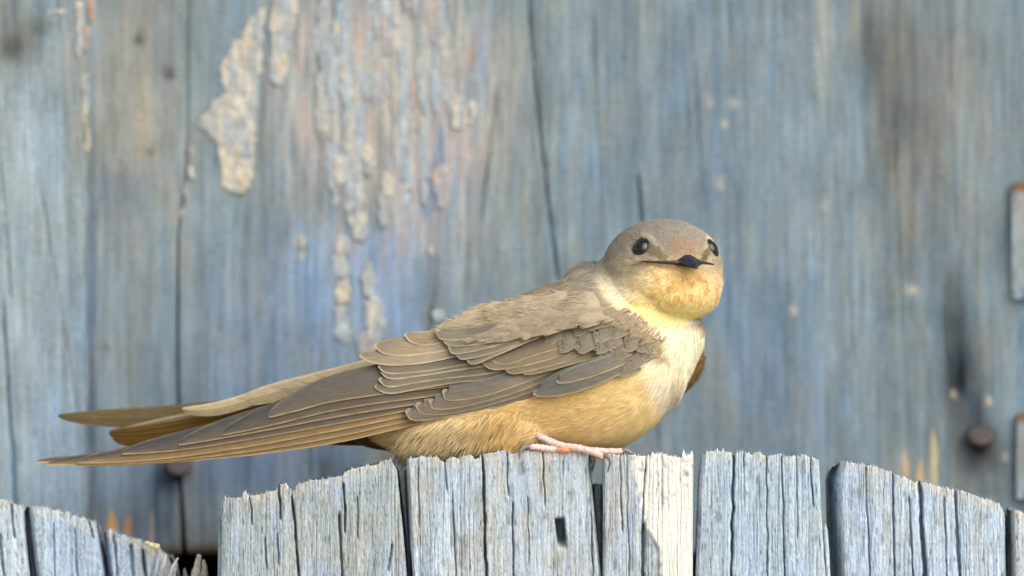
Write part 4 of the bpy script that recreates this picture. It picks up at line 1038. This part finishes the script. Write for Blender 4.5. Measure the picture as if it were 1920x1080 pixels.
# ---- far wing: its bend shows past the breast, its long tips above the tail
v, f = ellipsoid(1278, 700, 95, 46, 52, 34)
ang_ = math.radians(32)
cxw = W(1278, 700, 95); q = v - cxw
v = cxw + np.stack([q[:, 0] * math.cos(ang_) + q[:, 2] * math.sin(ang_) * .75, q[:, 1], -q[:, 0] * math.sin(ang_) * 0 + q[:, 2] * .95 + q[:, 0] * .1], -1)
wc = mixc(np.tile(lin((132, 106, 70)), (len(v), 1)), vnoise(v[:, 0] * 1500, v[:, 2] * 1500, 4), (104, 84, 58))
wing2 = link('wing', mesh_from('wing', v, f, wc), bird, M_BODY)
bpy.context.view_layer.update()
k = 1500; ii = rng.integers(0, len(v), k)
nn = v[ii] - cxw; nn /= np.linalg.norm(nn, axis=1)[:, None]
strands(v[ii] + rng.normal(0, 4 * S, (k, 3)) * .4, nn, np.tile(np.array([-.7, 0, -.6]), (k, 1)), 7 + 4 * rng.random(k), 2 + rng.random(k), wc[ii] * (.8 + .5 * rng.random((k, 1))), .1, 0, .5, 'bend_down', wing2)
far = lambda a, b: np.interp(a, [100, 300, 700, 1300], [110, 112, 100, 90]) + 0 * b
feather(wing2, 'primary_feather', [(700, 690), (520, 734), (400, 752), (300, 761), (200, 766), (108, 772)], 46, 0, (100, 86, 60), (92, 78, 52), (120, 102, 72), tip=.42, tip_a=.12, fringe=2.2, surf=far, power=1.6, down=True, nl=44)
feather(wing2, 'primary_feather', [(700, 700), (520, 742), (400, 760), (300, 770), (230, 776)], 40, -3, (96, 82, 58), (90, 76, 52), (120, 102, 72), tip=.4, tip_a=.15, fringe=2.2, surf=far, power=1.6, down=True)

# ---- tail
tsurf = lambda a, b: np.interp(a, [200, 450, 700], [78, 56, 30]) + 0 * b
tail_me = ellipsoid(600, 762, 40, 120, 26, 40)
tail = link('tail', mesh_from('tail', tail_me[0], tail_me[1], np.tile(lin((104, 84, 52)), (len(tail_me[0]), 1))), bird, M_BODY)
bpy.context.view_layer.update()
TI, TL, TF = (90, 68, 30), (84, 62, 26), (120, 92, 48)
for i, (e, w) in enumerate([([(700, 740), (560, 762), (420, 786), (300, 806), (213, 815)], 30), ([(700, 730), (560, 754), (420, 780), (300, 801), (209, 811)], 30), ([(700, 722), (560, 748), (420, 774), (300, 796), (204, 805)], 28), ([(700, 716), (560, 742), (420, 768), (300, 790), (203, 803)], 22)]):
    feather(tail, 'tail_feather', e, w, i * 1.2, TI, TL, TF, tip=.15, tip_a=.3, fringe=2, surf=tsurf, down=True)
# outer tail edge and upper tail coverts with pale rims
feather(tail, 'tail_feather', [(700, 712), (560, 736), (440, 757), (330, 776), (260, 789), (224, 796)], 13, 7, (160, 144, 112), (150, 132, 100), (100, 88, 70), tip=.5, tip_a=.7, fringe=2.4, surf=tsurf, camber=3, down=True)
for i, (e, w) in enumerate([([(560, 706), (500, 724), (440, 744), (390, 756), (340, 762)], 26), ([(640, 686), (570, 703), (500, 722), (440, 744)], 34), ([(690, 674), (630, 688), (560, 706), (508, 720)], 36), ([(720, 664), (660, 680), (600, 696), (553, 708)], 36), ([(750, 650), (690, 672), (640, 686), (590, 698)], 36)]):
    feather(tail, 'uppertail_covert', e, w, 10 + 1.5 * i, (168, 150, 118), (168, 150, 118), (206, 188, 152), tip=.36, tip_a=.12, fringe=2.6, surf=lambda a, b: np.interp(a, [350, 500, 720], [44, 22, -26]) + (b - 720) * -.1, camber=4, down=True)
# dark undertail coverts, the shade there painted into their brown
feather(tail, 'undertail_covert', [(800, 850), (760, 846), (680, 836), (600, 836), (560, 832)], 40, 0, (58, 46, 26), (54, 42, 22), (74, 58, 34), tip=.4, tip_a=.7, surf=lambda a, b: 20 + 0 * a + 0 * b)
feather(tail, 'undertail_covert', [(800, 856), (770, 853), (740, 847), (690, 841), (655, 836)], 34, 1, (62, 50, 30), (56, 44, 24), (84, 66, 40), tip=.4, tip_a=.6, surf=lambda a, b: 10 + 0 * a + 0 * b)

# ---- eyes
for q, (ep, en) in enumerate(EYE_P):
    R = 19 * S
    cen = ep - en * R * .52
    nu, nvv = 32, 18
    zz = en / np.linalg.norm(en); a = np.cross(zz, [0, 0, 1.]); a /= np.linalg.norm(a); b2 = np.cross(a, zz)
    V = []
    for i in range(nvv + 1):
        ph = min(max(math.pi * i / nvv, .01), math.pi - .01)
        for j in range(nu):
            t = 2 * math.pi * j / nu
            V.append(cen + R * (zz * math.cos(ph) + (a * math.cos(t) * .95 + b2 * math.sin(t) * 1.04) * math.sin(ph)))
    F = [(i * nu + j, (i + 1) * nu + j, (i + 1) * nu + (j + 1) % nu, i * nu + (j + 1) % nu) for i in range(nvv) for j in range(nu)]
    eye = link('eye', mesh_from('eye', V, [np.array(F), np.array([list(range(nu))[::-1]]), np.array([list(range(nvv * nu, (nvv + 1) * nu))])]), bird, M_EYE)
    bpy.context.view_layer.update()
    t = np.linspace(0, 2 * np.pi, 41)
    rr = 16.0 * S
    ring = [ep + zz * 1.0 * S + (a * math.cos(s_) * rr * .95 + b2 * math.sin(s_) * rr * 1.06) for s_ in t]
    v, f = tube(ring, [2.0 * S] * 41, 8, 0, 0, False)
    link('eyelid', mesh_from('eyelid', v, f, np.tile(lin((38, 32, 28)), (len(v), 1))), eye, M_CLAW)

# ---- bill: flat and broad at the gape, short hooked tip towards the viewer
bp, bn = BILL_P
yaw = math.radians(22)
fwd = np.array([math.sin(yaw), -math.cos(yaw), -.16]); fwd /= np.linalg.norm(fwd)
rgt = np.array([math.cos(yaw), math.sin(yaw), 0]); upv = np.cross(fwd, rgt)
def mandible(upper):
    V = []; n = 16; ns = 18
    for i in range(n):
        t = i / (n - 1)
        hw = 33 * (1 - t) ** 1.25 + 2.6
        hh = (14 * (1 - t) ** .6 + 2.6) if upper else (7 * (1 - t) ** .8 + .8)
        cx = bp + rgt * 6 * S + fwd * (-7 + 48 * t) * S + upv * ((-2 - 6 * t ** 1.8 if upper else -3.5 - 4 * t ** 1.6)) * S
        if not upper: cx = cx - fwd * 4 * t * S
        for j in range(ns):
            a = 2 * math.pi * j / ns
            x, z = math.cos(a) * hw, math.sin(a)
            if upper: z = (hh * (1 - abs(x) / hw) ** 1.05 if z > 0 else z * hh * .12)
            else: z = z * hh * (1.0 if z < 0 else .1)
            V.append(cx + (rgt * x + upv * z) * S)
    F = [(i * ns + j, i * ns + (j + 1) % ns, (i + 1) * ns + (j + 1) % ns, (i + 1) * ns + j) for i in range(n - 1) for j in range(ns)]
    return np.array(V), [np.array(F), np.array([list(range(ns))[::-1]]), np.array([[(n - 1) * ns + j for j in range(ns)]])]
v, f = mandible(True)
bill = link('bill', mesh_from('bill', v, f, mixc(np.tile(lin((20, 20, 24)), (len(v), 1)), vnoise(v[:, 0] * 4000, v[:, 2] * 4000, 2) * .6, (54, 56, 68))), bird, M_BILL)
bpy.context.view_layer.update()
v, f = mandible(False)
link('lower_mandible', mesh_from('lower_mandible', v, f, np.tile(lin((30, 28, 30)), (len(v), 1))), bill, M_BILL)
for th0, th1, p0, p1 in [(16, -22, 492, 490), (34, 60, 491, 496)]:
    pts = []; rad = []
    for t in np.linspace(0, 1, 12):
        p, nn = head_point(th0 + (th1 - th0) * t, p0 + (p1 - p0) * t ** 1.5)
        pts.append(p + nn * (3.0 - 1.0 * t + math.sin(t * 9) * .5) * S); rad.append((3.0 * (1 - t) ** .9 + 1.0) * S)
    v, f = tube(pts, rad, 10)
    link('gape', mesh_from('gape', v, f, mixc(np.tile(lin((40, 37, 38)), (len(v), 1)), rng.random(len(v)) * .5, (84, 76, 70))), bill, M_BILL)

# ---- legs, toes, claws
def limb(pts, radii, nb=26, bump=.10, seed=0):
    p = spline(pts, nb); r = np.interp(np.linspace(0, 1, nb), np.linspace(0, 1, len(radii)), radii)
    r = r * (1 + bump * np.sin(np.arange(nb) * 2.1 + seed))
    P3 = W(p[:, 0], p[:, 1], p[:, 2])
    return tube(P3, r * S * .84, 12, .16, seed)
def make_leg(dx, dyd, full=True):
    sh = lambda L: [(a + dx, b, c + dyd) for a, b, c in L]
    ps = [limb(sh([(962, 784, -70), (992, 807, -106), (1026, 825, -124), (1060, 839, -130)]), [8, 8, 7.5, 9], 22, .05),
          limb(sh([(1052, 838, -126), (1080, 840, -132), (1106, 846, -138), (1132, 857, -143)]), [10, 9, 8, 6.5], 24),
          limb(sh([(1056, 838, -120), (1094, 843, -104), (1130, 846, -98), (1168, 846, -96)]), [9, 7.5, 7.5, 6.5], 24),
          limb(sh([(1058, 838, -118), (1090, 846, -84), (1114, 852, -66), (1130, 858, -58)]), [8, 7, 6.5, 5.5], 20),
          limb(sh([(1060, 840, -122), (1034, 842, -128), (1012, 839, -130), (994, 838, -130)]), [10, 8, 7.5, 6.5], 22)]
    vpad, fpad = ellipsoid(1058 + dx, 843, -126 + dyd, 17, 8, 12)
    ps.append((vpad, fpad))
    v, f = join_parts(ps)
    px_, py_, yd_ = to_px(v)
    c = mixc(np.tile(lin((206, 176, 168)), (len(v), 1)), vnoise(px_ / 4, py_ / 3, 8), (236, 220, 214))
    c = mixc(c, (1 - smooth(8, 26, np.hypot(px_ - 1058 - dx, (py_ - 847) * 1.6))) * .9, (224, 146, 96))
    c = mixc(c, smooth(844, 854, py_) * .4, (226, 170, 120))
    leg = link('leg', mesh_from('leg', v, f, c), bird, M_SKIN)
    bpy.context.view_layer.update()
    for pts in [[(1130, 855, -143), (1139, 856, -148), (1144, 866, -150), (1140, 884, -142)], [(1164, 845, -96), (1176, 845, -98), (1184, 851, -98), (1187, 858, -96)], [(996, 838, -130), (984, 838, -134), (976, 846, -138), (974, 860, -138)], [(1106, 856, -62), (1110, 862, -70), (1112, 872, -74), (1108, 880, -74)]]:
        v, f = limb(sh(pts), [5.5, 5, 3.6, 1.2], 14, 0)
        c = mixc(np.tile(lin((112, 104, 104)), (len(v), 1)), rng.random(len(v)) * .4, (168, 160, 156))
        link('claw', mesh_from('claw', v, f, c), leg, M_CLAW)
make_leg(0, 0)
make_leg(-30, 92)
print('built', len(bpy.data.objects))
